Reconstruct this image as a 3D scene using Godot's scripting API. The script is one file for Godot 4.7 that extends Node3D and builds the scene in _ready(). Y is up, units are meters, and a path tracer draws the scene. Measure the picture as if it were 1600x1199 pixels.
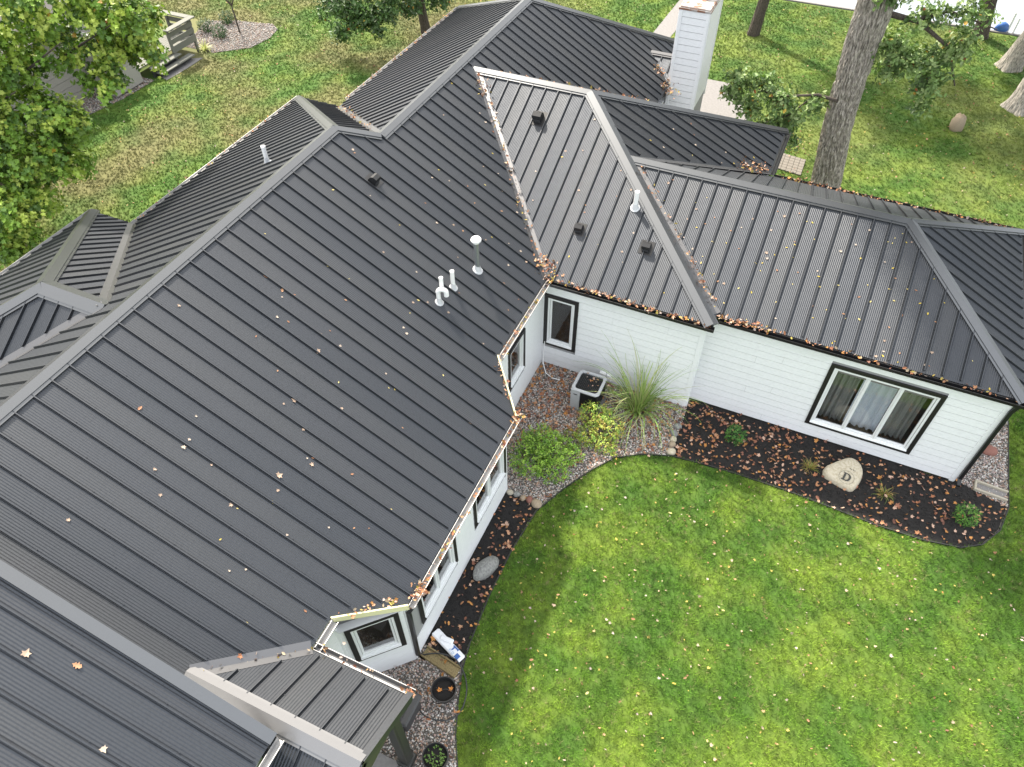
extends Node3D
# Coordinates: v = right along the wing, u = away along the main ridge, y = up, all in metres; w() turns them into Godot's axes.

var rng := RandomNumberGenerator.new()
var taken := {}
var M := {}
var house: Node3D
var patchy := FastNoiseLite.new()
var broad := FastNoiseLite.new()
var grainy := FastNoiseLite.new()


func w(v: float, y: float, u: float) -> Vector3:
	return Vector3(v, y, -u)


# ---------------------------------------------------------------- mesh building
class Mesher:
	var verts := PackedVector3Array()
	var norms := PackedVector3Array()
	var cols := PackedColorArray()
	var col := Color.WHITE

	func put(p: Vector3, n: Vector3) -> void:
		verts.append(p)
		norms.append(n)
		cols.append(col)

	func tri(a: Vector3, b: Vector3, c: Vector3) -> void:
		var n := (b - a).cross(c - a)
		if n.length_squared() < 1e-18:
			return
		n = n.normalized()
		put(a, n)
		put(c, n)
		put(b, n)

	func smooth_tri(a: Vector3, b: Vector3, c: Vector3, na: Vector3, nb: Vector3, nc: Vector3) -> void:
		put(a, na)
		put(c, nc)
		put(b, nb)

	func quad(a: Vector3, b: Vector3, c: Vector3, d: Vector3) -> void:
		tri(a, b, c)
		tri(a, c, d)

	func tri_to(a: Vector3, b: Vector3, c: Vector3, out: Vector3) -> void:
		if (b - a).cross(c - a).dot(out) < 0.0:
			tri(a, c, b)
		else:
			tri(a, b, c)

	func quad_to(a: Vector3, b: Vector3, c: Vector3, d: Vector3, out: Vector3) -> void:
		if (c - a).cross(d - b).dot(out) < 0.0:
			quad(a, d, c, b)
		else:
			quad(a, b, c, d)

	func smooth_quad(a: Vector3, b: Vector3, c: Vector3, d: Vector3, na: Vector3, nb: Vector3, nc: Vector3, nd: Vector3) -> void:
		smooth_tri(a, b, c, na, nb, nc)
		smooth_tri(a, c, d, na, nc, nd)

	func box(center: Vector3, size: Vector3, basis := Basis()) -> void:
		var h := size * 0.5
		for axis in 3:
			var i := (axis + 1) % 3
			var j := (axis + 2) % 3
			for side in [-1.0, 1.0]:
				var n: Vector3 = basis[axis].normalized() * side
				var o: Vector3 = center + n * h[axis]
				var x: Vector3 = basis[i].normalized() * h[i]
				var y: Vector3 = basis[j].normalized() * h[j]
				quad_to(o - x - y, o + x - y, o + x + y, o - x + y, n)

	# box with chamfered edges
	func soft_box(center: Vector3, size: Vector3, bevel: float, basis := Basis()) -> void:
		var h := size * 0.5
		var core := h - Vector3(bevel, bevel, bevel)
		for axis in 3:
			var i := (axis + 1) % 3
			var j := (axis + 2) % 3
			for side in [-1.0, 1.0]:
				var n: Vector3 = basis[axis] * side
				var o: Vector3 = center + n * h[axis]
				var x: Vector3 = basis[i] * core[i]
				var y: Vector3 = basis[j] * core[j]
				quad_to(o - x - y, o + x - y, o + x + y, o - x + y, n)
				for other in [-1.0, 1.0]:
					# bevel strip between face `axis` and face `i`
					var n2: Vector3 = basis[i] * other
					var e1: Vector3 = center + n * h[axis] + n2 * core[i]
					var e2: Vector3 = center + n * core[axis] + n2 * h[i]
					quad_to(e1 - y, e1 + y, e2 + y, e2 - y, n + n2)
		for sx in [-1.0, 1.0]:
			for sy in [-1.0, 1.0]:
				for sz in [-1.0, 1.0]:
					var a: Vector3 = center + basis.x * h.x * sx + basis.y * core.y * sy + basis.z * core.z * sz
					var b: Vector3 = center + basis.x * core.x * sx + basis.y * h.y * sy + basis.z * core.z * sz
					var c: Vector3 = center + basis.x * core.x * sx + basis.y * core.y * sy + basis.z * h.z * sz
					tri_to(a, b, c, basis.x * sx + basis.y * sy + basis.z * sz)

	# closed outline in the plane (x, y) drawn out from a to b
	func extrude(outline: PackedVector2Array, a: Vector3, b: Vector3, x: Vector3, y: Vector3) -> void:
		var pts := outline.duplicate()
		if Geometry2D.is_polygon_clockwise(pts):
			pts.reverse()
		# is_polygon_clockwise is told for y down, so pts run counter-clockwise there: settle by area
		var area := 0.0
		for k in pts.size():
			var q: Vector2 = pts[(k + 1) % pts.size()]
			area += pts[k].x * q.y - q.x * pts[k].y
		if area < 0.0:
			pts.reverse()
		var from := a
		var to := b
		if x.cross(y).dot(b - a) < 0.0:
			from = b
			to = a
		for k in pts.size():
			var p: Vector2 = pts[k]
			var q: Vector2 = pts[(k + 1) % pts.size()]
			var dp := x * p.x + y * p.y
			var dq := x * q.x + y * q.y
			quad(from + dp, from + dq, to + dq, to + dp)
		var t := Geometry2D.triangulate_polygon(pts)
		var n := (to - from).normalized()
		for k in range(0, t.size(), 3):
			var p0: Vector3 = x * pts[t[k]].x + y * pts[t[k]].y
			var p1: Vector3 = x * pts[t[k + 1]].x + y * pts[t[k + 1]].y
			var p2: Vector3 = x * pts[t[k + 2]].x + y * pts[t[k + 2]].y
			tri_to(from + p0, from + p1, from + p2, -n)
			tri_to(to + p0, to + p1, to + p2, n)

	# round tube through points, radius at each
	func tube(pts: Array, radii: Array, sides := 10, caps := true) -> void:
		var rings := []
		var side := Vector3.RIGHT
		for k in pts.size():
			var d: Vector3 = (pts[mini(k + 1, pts.size() - 1)] - pts[maxi(k - 1, 0)]).normalized()
			if k == 0:
				side = d.cross(Vector3.UP if absf(d.y) < 0.9 else Vector3.RIGHT).normalized()
			else:
				side = (side - d * side.dot(d)).normalized()
			var other := d.cross(side).normalized()
			var ring := []
			for s in sides:
				var t := TAU * s / sides
				ring.append(side * cos(t) + other * sin(t))
			rings.append(ring)
		for k in pts.size() - 1:
			for s in sides:
				var n := (s + 1) % sides
				var a: Vector3 = rings[k][s]
				var b: Vector3 = rings[k][n]
				var c: Vector3 = rings[k + 1][n]
				var d: Vector3 = rings[k + 1][s]
				smooth_quad(pts[k] + a * radii[k], pts[k] + b * radii[k], pts[k + 1] + c * radii[k + 1], pts[k + 1] + d * radii[k + 1], a, b, c, d)
		if caps:
			for s in sides:
				var n := (s + 1) % sides
				tri(pts[0], pts[0] + rings[0][n] * radii[0], pts[0] + rings[0][s] * radii[0])
				var e: int = pts.size() - 1
				tri(pts[e], pts[e] + rings[e][s] * radii[e], pts[e] + rings[e][n] * radii[e])

	# profile of (radius, height) turned about an upright axis
	func lathe(profile: Array, at: Vector3, sides := 24) -> void:
		for k in profile.size() - 1:
			var p: Vector2 = profile[k]
			var q: Vector2 = profile[k + 1]
			var n2 := Vector2(q.y - p.y, p.x - q.x).normalized()
			for s in sides:
				var t0 := TAU * s / sides
				var t1 := TAU * (s + 1) / sides
				var a := Vector3(cos(t0), 0, -sin(t0))
				var b := Vector3(cos(t1), 0, -sin(t1))
				var na := (a * n2.x + Vector3.UP * n2.y).normalized()
				var nb := (b * n2.x + Vector3.UP * n2.y).normalized()
				smooth_quad(at + a * p.x + Vector3.UP * p.y, at + b * p.x + Vector3.UP * p.y, at + b * q.x + Vector3.UP * q.y, at + a * q.x + Vector3.UP * q.y, na, nb, nb, na)

	func mesh(m: Material) -> ArrayMesh:
		var arrays := []
		arrays.resize(Mesh.ARRAY_MAX)
		arrays[Mesh.ARRAY_VERTEX] = verts
		arrays[Mesh.ARRAY_NORMAL] = norms
		arrays[Mesh.ARRAY_COLOR] = cols
		var r := ArrayMesh.new()
		r.add_surface_from_arrays(Mesh.PRIMITIVE_TRIANGLES, arrays)
		r.surface_set_material(0, m)
		return r


# ---------------------------------------------------------------- nodes
func numbered(called: String) -> String:
	if not taken.has(called):
		taken[called] = 0
		return called
	taken[called] += 1
	return "%s_%03d" % [called, taken[called]]


func tag(o: Node3D, label: String, category: String, group := "", kind := "") -> Node3D:
	o.set_meta("label", label)
	if category:
		o.set_meta("category", category)
	if group:
		o.set_meta("group", group)
	if kind:
		o.set_meta("kind", kind)
	return o


func thing(called: String, at: Vector3, label: String, category: String, group := "", turn := 0.0) -> Node3D:
	var o := Node3D.new()
	o.name = numbered(called)
	add_child(o)
	o.position = at
	o.rotation.y = turn
	return tag(o, label, category, group)


func part(called: String, mb: Mesher, m: Material, parent: Node3D) -> MeshInstance3D:
	var o := MeshInstance3D.new()
	o.name = called if parent != self else numbered(called)
	o.mesh = mb.mesh(m)
	parent.add_child(o, true)
	return o


func sheet(called: String, outline: Array, y: float, m: Material, label := "") -> MeshInstance3D:
	var pts := PackedVector2Array()
	for q in outline:
		pts.append(Vector2(q[0], q[1]))
	var mb := Mesher.new()
	var t := Geometry2D.triangulate_polygon(pts)
	for k in range(0, t.size(), 3):
		mb.tri_to(w(pts[t[k]].x, y, pts[t[k]].y), w(pts[t[k + 1]].x, y, pts[t[k + 1]].y), w(pts[t[k + 2]].x, y, pts[t[k + 2]].y), Vector3.UP)
	var o := part(called, mb, m, self)
	o.set_meta("kind", "structure")
	if label:
		o.set_meta("label", label)
	return o


# ---------------------------------------------------------------- materials
func lin(r: float, g: float, b: float, a := 1.0) -> Color:
	var c := Color(r, g, b).linear_to_srgb()
	c.a = a
	return c


func noise_texture(frequency: float, ramp: Array, salt: int, octaves := 4, size := 512, kind := FastNoiseLite.TYPE_SIMPLEX_SMOOTH) -> NoiseTexture2D:
	var n := FastNoiseLite.new()
	n.noise_type = kind
	n.seed = salt
	n.frequency = frequency
	n.fractal_octaves = octaves
	var t := NoiseTexture2D.new()
	t.width = size
	t.height = size
	t.seamless = true
	t.noise = n
	var g := Gradient.new()
	var offs := PackedFloat32Array()
	var cols := PackedColorArray()
	for r in ramp:
		offs.append(r[0])
		cols.append(r[1])
	g.offsets = offs
	g.colors = cols
	t.color_ramp = g
	return t


func relief(frequency: float, salt: int, strength: float, octaves := 4, kind := FastNoiseLite.TYPE_SIMPLEX_SMOOTH) -> NoiseTexture2D:
	var n := FastNoiseLite.new()
	n.noise_type = kind
	n.seed = salt
	n.frequency = frequency
	n.fractal_octaves = octaves
	var t := NoiseTexture2D.new()
	t.width = 512
	t.height = 512
	t.seamless = true
	t.as_normal_map = true
	t.bump_strength = strength
	t.noise = n
	return t


func mat(called: String, color: Color, rough := 0.7, metal := 0.0, texture: Texture2D = null, scale := Vector3.ONE, normal: Texture2D = null, normal_scale := 1.0) -> StandardMaterial3D:
	var m := StandardMaterial3D.new()
	m.resource_name = called
	m.albedo_color = color
	m.roughness = rough
	m.metallic = metal
	if texture or normal:
		m.uv1_triplanar = true
		m.uv1_world_triplanar = true
		m.uv1_scale = scale
	if texture:
		m.albedo_texture = texture
	if normal:
		m.normal_enabled = true
		m.normal_texture = normal
		m.normal_scale = normal_scale
	M[called] = m
	return m


func tinted(called: String, rough := 0.8) -> StandardMaterial3D:
	var m := mat(called, Color.WHITE, rough)
	m.vertex_color_use_as_albedo = true
	return m


func make_materials() -> void:
	var g := func(x: float) -> Color: return lin(x, x, x)
	# roof paint: charcoal coil coating with faint chalking and specks
	var speck := noise_texture(0.05, [[0.0, g.call(0.55)], [0.28, g.call(0.86)], [0.5, g.call(0.95)], [1.0, g.call(1.0)]], 3, 5)
	var sheen := noise_texture(0.008, [[0.0, g.call(0.36)], [0.5, g.call(0.44)], [1.0, g.call(0.54)]], 4, 3)
	for k in 3:
		var c: Array = [[0.066, 0.0705, 0.079], [0.061, 0.066, 0.075], [0.071, 0.075, 0.082]][k]
		var m := mat("roof_metal_%d" % k, lin(c[0], c[1], c[2]), 0.74, 0.78, speck, Vector3(0.9, 0.9, 0.9))
		m.roughness_texture = sheen
		m.roughness_texture_channel = BaseMaterial3D.TEXTURE_CHANNEL_RED
		m.metallic_specular = 0.5
	mat("roof_deck", lin(0.03, 0.03, 0.033), 0.8)
	var flake := noise_texture(0.11, [[0.0, g.call(0.42)], [0.22, g.call(0.8)], [0.32, g.call(1.0)], [1.0, g.call(1.0)]], 9, 3)
	var trim := mat("roof_trim", lin(0.125, 0.13, 0.137), 0.33, 0.8, flake, Vector3(3.2, 3.2, 3.2))
	trim.metallic_specular = 0.65
	mat("flashing", lin(0.13, 0.13, 0.135), 0.36, 0.75, flake, Vector3(3.0, 3.0, 3.0))
	mat("porch_cap", lin(0.19, 0.19, 0.195), 0.42, 0.65, flake, Vector3(3.0, 3.0, 3.0))
	mat("gutter_grey", lin(0.36, 0.355, 0.35), 0.42, 0.3, flake, Vector3(1.5, 1.5, 1.5))
	mat("gutter_black", lin(0.012, 0.012, 0.013), 0.35)
	mat("black_trim", lin(0.012, 0.011, 0.011), 0.5)
	var paint := noise_texture(0.02, [[0.0, g.call(0.88)], [0.5, g.call(0.97)], [1.0, g.call(1.0)]], 21, 5)
	mat("siding_white", lin(0.78, 0.79, 0.80), 0.55, 0.0, paint, Vector3(0.6, 2.0, 0.6), relief(0.06, 5, 1.5), 0.12)
	mat("wall_sheathing", lin(0.28, 0.28, 0.28), 0.8)
	mat("soffit_white", lin(0.7, 0.71, 0.7), 0.6)
	mat("bare_fascia", lin(0.72, 0.69, 0.42), 0.7, 0.0, paint, Vector3(2, 2, 2))
	mat("vinyl_white", lin(0.72, 0.73, 0.73), 0.4)
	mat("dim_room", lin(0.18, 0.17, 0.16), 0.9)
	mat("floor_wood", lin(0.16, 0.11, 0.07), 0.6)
	var glass := mat("glass", Color(0.12, 0.15, 0.14, 0.1), 0.03)
	glass.transparency = BaseMaterial3D.TRANSPARENCY_ALPHA
	glass.metallic_specular = 0.7
	mat("sheer_cloth", lin(0.62, 0.68, 0.74), 0.9)
	mat("drape_cloth", lin(0.27, 0.28, 0.26), 0.9)
	mat("foundation", lin(0.3, 0.29, 0.28), 0.9, 0.0, noise_texture(0.03, [[0.0, g.call(0.7)], [1.0, g.call(1.0)]], 31), Vector3.ONE)
	mat("galvanised", lin(0.33, 0.35, 0.36), 0.35, 0.7)
	mat("pipe_white", lin(0.78, 0.78, 0.77), 0.45)
	mat("boot_grey", lin(0.5, 0.51, 0.52), 0.55)
	mat("vent_black", lin(0.014, 0.014, 0.015), 0.3)
	var rust := noise_texture(0.012, [[0.0, lin(0.2, 0.09, 0.05)], [0.36, lin(0.24, 0.13, 0.09)], [0.42, lin(0.36, 0.33, 0.31)], [1.0, lin(0.46, 0.46, 0.46)]], 41, 4)
	mat("rusty_sheet", Color.WHITE, 0.55, 0.2, rust, Vector3(0.35, 0.35, 0.35))
	# ground
	mat("mulch", lin(0.012, 0.0105, 0.010), 0.95, 0.0, null, Vector3.ONE, relief(0.05, 51, 6.0), 1.0)
	M.mulch.uv1_scale = Vector3(2.5, 2.5, 2.5)
	mat("stone_dust", lin(0.10, 0.09, 0.08), 0.95)
	mat("edging", lin(0.02, 0.02, 0.02), 0.6)
	var slab := noise_texture(0.02, [[0.0, g.call(0.72)], [1.0, g.call(1.0)]], 61, 6)
	mat("concrete", lin(0.205, 0.195, 0.19), 0.85, 0.0, slab, Vector3(0.8, 0.8, 0.8))
	mat("paver", lin(0.19, 0.17, 0.145), 0.85, 0.0, slab, Vector3(1.5, 1.5, 1.5))
	mat("cream_block", lin(0.42, 0.38, 0.30), 0.85, 0.0, slab, Vector3(2, 2, 2))
	mat("moss_wood", lin(0.27, 0.21, 0.10), 0.9, 0.0, noise_texture(0.015, [[0.0, g.call(0.35)], [0.5, g.call(0.8)], [1.0, g.call(1.0)]], 71, 5), Vector3(3, 3, 3))
	var pale := noise_texture(0.015, [[0.0, lin(0.30, 0.25, 0.17)], [0.5, lin(0.46, 0.41, 0.31)], [1.0, lin(0.54, 0.49, 0.39)]], 81, 5)
	mat("pale_stone", Color.WHITE, 0.85, 0.0, pale, Vector3(1.6, 1.6, 1.6), relief(0.06, 8, 3.0), 0.5)
	var grey := noise_texture(0.02, [[0.0, lin(0.1, 0.1, 0.095)], [0.5, lin(0.2, 0.2, 0.19)], [1.0, lin(0.34, 0.34, 0.31)]], 82, 5)
	mat("grey_stone", Color.WHITE, 0.85, 0.0, grey, Vector3(1.6, 1.6, 1.6), relief(0.06, 8, 3.0), 0.5)
	mat("red_stone", lin(0.24, 0.105, 0.08), 0.85, 0.0, slab, Vector3(2, 2, 2))
	mat("tan_stone", lin(0.34, 0.27, 0.19), 0.85, 0.0, slab, Vector3(2, 2, 2))
	mat("engraving", lin(0.05, 0.05, 0.045), 0.8)
	# small things
	mat("unit_grey", lin(0.42, 0.43, 0.44), 0.5, 0.0, paint, Vector3(2, 2, 2))
	mat("unit_black", lin(0.012, 0.012, 0.012), 0.55)
	mat("pot_black", lin(0.016, 0.016, 0.017), 0.45)
	mat("hose", lin(0.03, 0.032, 0.033), 0.4)
	mat("box_plastic", lin(0.05, 0.05, 0.052), 0.5)
	mat("package_white", lin(0.75, 0.76, 0.78), 0.35)
	mat("print_blue", lin(0.04, 0.12, 0.36), 0.4)
	mat("print_pale_blue", lin(0.3, 0.42, 0.6), 0.4)
	mat("post_black", lin(0.03, 0.031, 0.028), 0.45)
	# neighbour
	mat("neighbour_siding", lin(0.30, 0.285, 0.265), 0.7, 0.0, paint, Vector3(0.8, 2, 0.8))
	mat("deck_wood", lin(0.165, 0.165, 0.14), 0.8, 0.0, noise_texture(0.02, [[0.0, g.call(0.7)], [1.0, g.call(1.0)]], 91, 5), Vector3(1, 4, 1))
	mat("dark_shingle", lin(0.08, 0.075, 0.07), 0.9)
	# living things
	var bark := noise_texture(0.03, [[0.0, g.call(0.16)], [0.38, g.call(0.42)], [0.55, g.call(0.9)], [1.0, g.call(1.0)]], 101, 5)
	mat("oak_bark", lin(0.44, 0.40, 0.345), 0.95, 0.0, bark, Vector3(1.5, 0.3, 1.5))
	mat("dark_bark", lin(0.10, 0.08, 0.065), 0.95, 0.0, bark, Vector3(2.2, 0.5, 2.2))
	for called in ["leaf_green", "grass_blade", "bush_leaf"]:
		var l := tinted(called, 0.55)
		l.backlight_enabled = true
		l.backlight = lin(0.2, 0.27, 0.04)
		l.cull_mode = BaseMaterial3D.CULL_DISABLED
	M.grass_blade.roughness = 0.8
	M.grass_blade.backlight = lin(0.06, 0.1, 0.02)
	tinted("dry_leaf", 0.75)
	M.dry_leaf.cull_mode = BaseMaterial3D.CULL_DISABLED
	tinted("pebble", 0.75)
	tinted("mulch_chip", 0.9)
	var water := mat("water", lin(0.40, 0.43, 0.46), 0.1, 0.75, null, Vector3.ONE, relief(0.02, 111, 5.0, 4), 0.7)
	water.uv1_triplanar = true
	water.uv1_world_triplanar = true
	water.uv1_scale = Vector3(0.25, 0.25, 0.25)
	water.metallic_specular = 0.9


# ---------------------------------------------------------------- the roof
func chain(c: Array, s: float) -> float:
	for i in range(c.size() - 1):
		if s <= c[i + 1][0] or i == c.size() - 2:
			var span: float = c[i + 1][0] - c[i][0]
			if span <= 0.0:
				return c[i + 1][1]
			return lerpf(c[i][1], c[i + 1][1], clampf((s - c[i][0]) / span, 0.0, 1.0))
	return 0.0


# One plane of standing-seam metal. s runs along the ridge (axis sd), t down the slope (level axis dd, falling p per metre).
# upper and lower bound t for every s; the panels run down the slope, each with its seam and its fine ribs.
func slope(o: Vector3, sd: Vector3, dd: Vector3, p: float, upper: Array, lower: Array, seam: float, pitch: float, label := "") -> Node3D:
	var s0: float = upper[0][0]
	var s1: float = upper[-1][0]
	var n := (dd * p + Vector3.UP).normalized()
	var down := dd - Vector3.UP * p
	var at := func(s: float, t: float, h: float) -> Vector3: return o + sd * s + down * t + n * h
	# boards under the metal
	var cuts := []
	for c in upper + lower:
		cuts.append(clampf(c[0], s0, s1))
	cuts.sort()
	var deck := Mesher.new()
	for k in cuts.size() - 1:
		if cuts[k + 1] - cuts[k] < 0.002:
			continue
		var a: float = cuts[k] + 0.0005
		var b: float = cuts[k + 1] - 0.0005
		var ta := chain(upper, a)
		var tb := chain(upper, b)
		var la := maxf(chain(lower, a), ta)
		var lb := maxf(chain(lower, b), tb)
		deck.quad_to(at.call(a, ta, -0.012), at.call(b, tb, -0.012), at.call(b, lb, -0.012), at.call(a, la, -0.012), n)
		deck.quad_to(at.call(a, ta, -0.05), at.call(b, tb, -0.05), at.call(b, lb, -0.05), at.call(a, la, -0.05), -n)
	var root := part("roof_slope", deck, M.roof_deck, house)
	if label:
		root.set_meta("label", label)
	# profile across one panel: [w, h, slope of h, flat]
	var prof := [[0.0, 0.0], [0.002, 0.045], [0.022, 0.045], [0.024, 0.0]]
	var ribs := 8
	var per := 6
	var from := 0.034
	var wave: float = (pitch - from - 0.008) / ribs
	var flip := dd.cross(sd).dot(Vector3.UP) < 0.0
	var k0 := int(floor((s0 - seam) / pitch)) - 1
	var k1 := int(ceil((s1 - seam) / pitch)) + 1
	var ins := 0.05
	for k in range(k0, k1):
		var base: float = seam + k * pitch
		if base + pitch < s0 + 0.01 or base > s1 - 0.01:
			continue
		var mb := Mesher.new()
		# the seam
		for j in 3:
			var a: float = base + prof[j][0]
			var b: float = base + prof[j + 1][0]
			if a < s0 or b > s1:
				continue
			var ta := chain(upper, a) + ins
			var tb := chain(upper, b) + ins
			var steep := absf(chain(lower, a + 0.01) - chain(lower, a - 0.01)) / 0.02
			var stop := ins if steep < 0.25 else 0.13 * sqrt(1.0 + steep * steep)
			var la := chain(lower, a) - stop
			var lb := chain(lower, b) - stop
			if la - ta < 0.02:
				continue
			var q := [at.call(a, ta, prof[j][1]), at.call(a, la, prof[j][1]), at.call(b, lb, prof[j + 1][1]), at.call(b, tb, prof[j + 1][1])]
			if flip:
				mb.quad(q[0], q[3], q[2], q[1])
			else:
				mb.quad(q[0], q[1], q[2], q[3])
		# fasteners beside the seam
		var mid: float = base + 0.05
		if mid > s0 and mid < s1:
			var d: float = chain(upper, mid) + 0.35 + 0.45 * posmod(k * 5, 3)
			while d < chain(lower, mid) - 0.1:
				mb.box(at.call(mid, d, 0.008), Vector3(0.016, 0.014, 0.016), Basis(sd, n, sd.cross(n)))
				d += 1.3
		# the pan with its ribs
		var last := []
		for j in range(-2, ribs * per + 2):
			var x := 0.0
			var h := 0.0
			var dh := 0.0
			if j == -2:
				x = 0.0
			elif j == -1:
				x = 0.024
			elif j == ribs * per + 1:
				x = pitch
			else:
				x = from + wave * j / per
				h = 0.0032 * (1.0 - cos(TAU * j / per)) * 0.5 * 2.0
				dh = 0.0032 * sin(TAU * j / per) * TAU / wave
			var s: float = clampf(base + x, s0, s1)
			var t0 := chain(upper, s)
			var t1 := chain(lower, s)
			var nn := (n - sd * dh).normalized()
			var here := [at.call(s, t0, h), at.call(s, maxf(t1, t0), h), nn, s]
			if last and s - last[3] > 0.0002 and (t1 > t0 or last[0].distance_to(last[1]) > 0.001):
				if flip:
					mb.smooth_quad(last[0], here[0], here[1], last[1], last[2], nn, nn, last[2])
				else:
					mb.smooth_quad(last[0], last[1], here[1], here[0], last[2], last[2], nn, nn)
			last = here
		if mb.verts.size() > 0:
			part("roof_panel", mb, M["roof_metal_%d" % [0, 1, 0, 2, 1, 2, 0][posmod(k * 3 + 1, 7)]], root)
	return root


func slope_normal(dd: Vector3, p: float) -> Vector3:
	return (dd * p + Vector3.UP).normalized()


# folded sheet over a ridge or hip, in two steps
func cap(a: Vector3, b: Vector3, n1: Vector3, n2: Vector3, wide1 := 0.16, wide2 := 0.16, called := "ridge_cap", m: Material = null) -> MeshInstance3D:
	var mb := Mesher.new()
	var ab := (b - a).normalized()
	var up := (n1 + n2).normalized()
	var k := 0
	var top := 0.066
	for n: Vector3 in [n1, n2]:
		var d := ab.cross(n).normalized()
		if d.dot(Vector3(n.x, 0, n.z)) < 0.0:
			d = -d
		var wide: float = [wide1, wide2][k]
		k += 1
		var i0 := a + up * (top + 0.006)
		var i1 := b + up * (top + 0.006)
		var o0 := a + d * wide + n * 0.060
		var o1 := b + d * wide + n * 0.060
		mb.quad_to(i0, i1, o1, o0, n)
		mb.quad_to(o0, o1, o1 - n * 0.02, o0 - n * 0.02, d)
		var p0 := a + d * (wide - 0.004) + n * 0.042
		var p1 := b + d * (wide - 0.004) + n * 0.042
		var q0 := a + d * (wide + 0.055) + n * 0.042
		var q1 := b + d * (wide + 0.055) + n * 0.042
		mb.quad_to(p0, p1, q1, q0, n)
		mb.quad_to(q0, q1, q1 - n * 0.04, q0 - n * 0.04, d)
		mb.quad_to(i0, o0, a + d * wide, a, -ab)
		mb.quad_to(i1, o1, b + d * wide, b, ab)
	return part(called, mb, m if m else M.roof_trim, house)


func valley(a: Vector3, b: Vector3, n1: Vector3, n2: Vector3, wide := 0.09, called := "valley_flashing") -> MeshInstance3D:
	var mb := Mesher.new()
	var ab := (b - a).normalized()
	var up := (n1 + n2).normalized() * 0.012
	for n: Vector3 in [n1, n2]:
		var d := ab.cross(n).normalized()
		if d.dot(Vector3(n.x, 0, n.z)) > 0.0:
			d = -d
		mb.quad_to(a + up, b + up, b + d * wide + n * 0.009, a + d * wide + n * 0.009, n)
		mb.quad_to(a + d * wide + n * 0.009, b + d * wide + n * 0.009, b + d * wide - n * 0.004, a + d * wide - n * 0.004, d)
	return part(called, mb, M.flashing, house)


func gutter(a: Vector3, b: Vector3, out: Vector3, m: Material) -> MeshInstance3D:
	var mb := Mesher.new()
	mb.extrude(PackedVector2Array([Vector2(0, 0), Vector2(0, -0.11), Vector2(0.09, -0.11), Vector2(0.105, -0.06), Vector2(0.125, 0.0), Vector2(0.112, 0.0), Vector2(0.094, -0.06), Vector2(0.082, -0.102), Vector2(0.008, -0.102), Vector2(0.008, 0)]), a, b, out, Vector3.UP)
	return part("gutter", mb, m, house)


func board(called: String, a: Vector3, b: Vector3, out: Vector3, tall: float, thick: float, m: Material, parent: Node3D = null) -> MeshInstance3D:
	var mb := Mesher.new()
	mb.extrude(PackedVector2Array([Vector2(0, 0), Vector2(0, -tall), Vector2(thick, -tall), Vector2(thick, 0)]), a, b, out, Vector3.UP)
	return part(called, mb, m, parent if parent else house)


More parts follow.
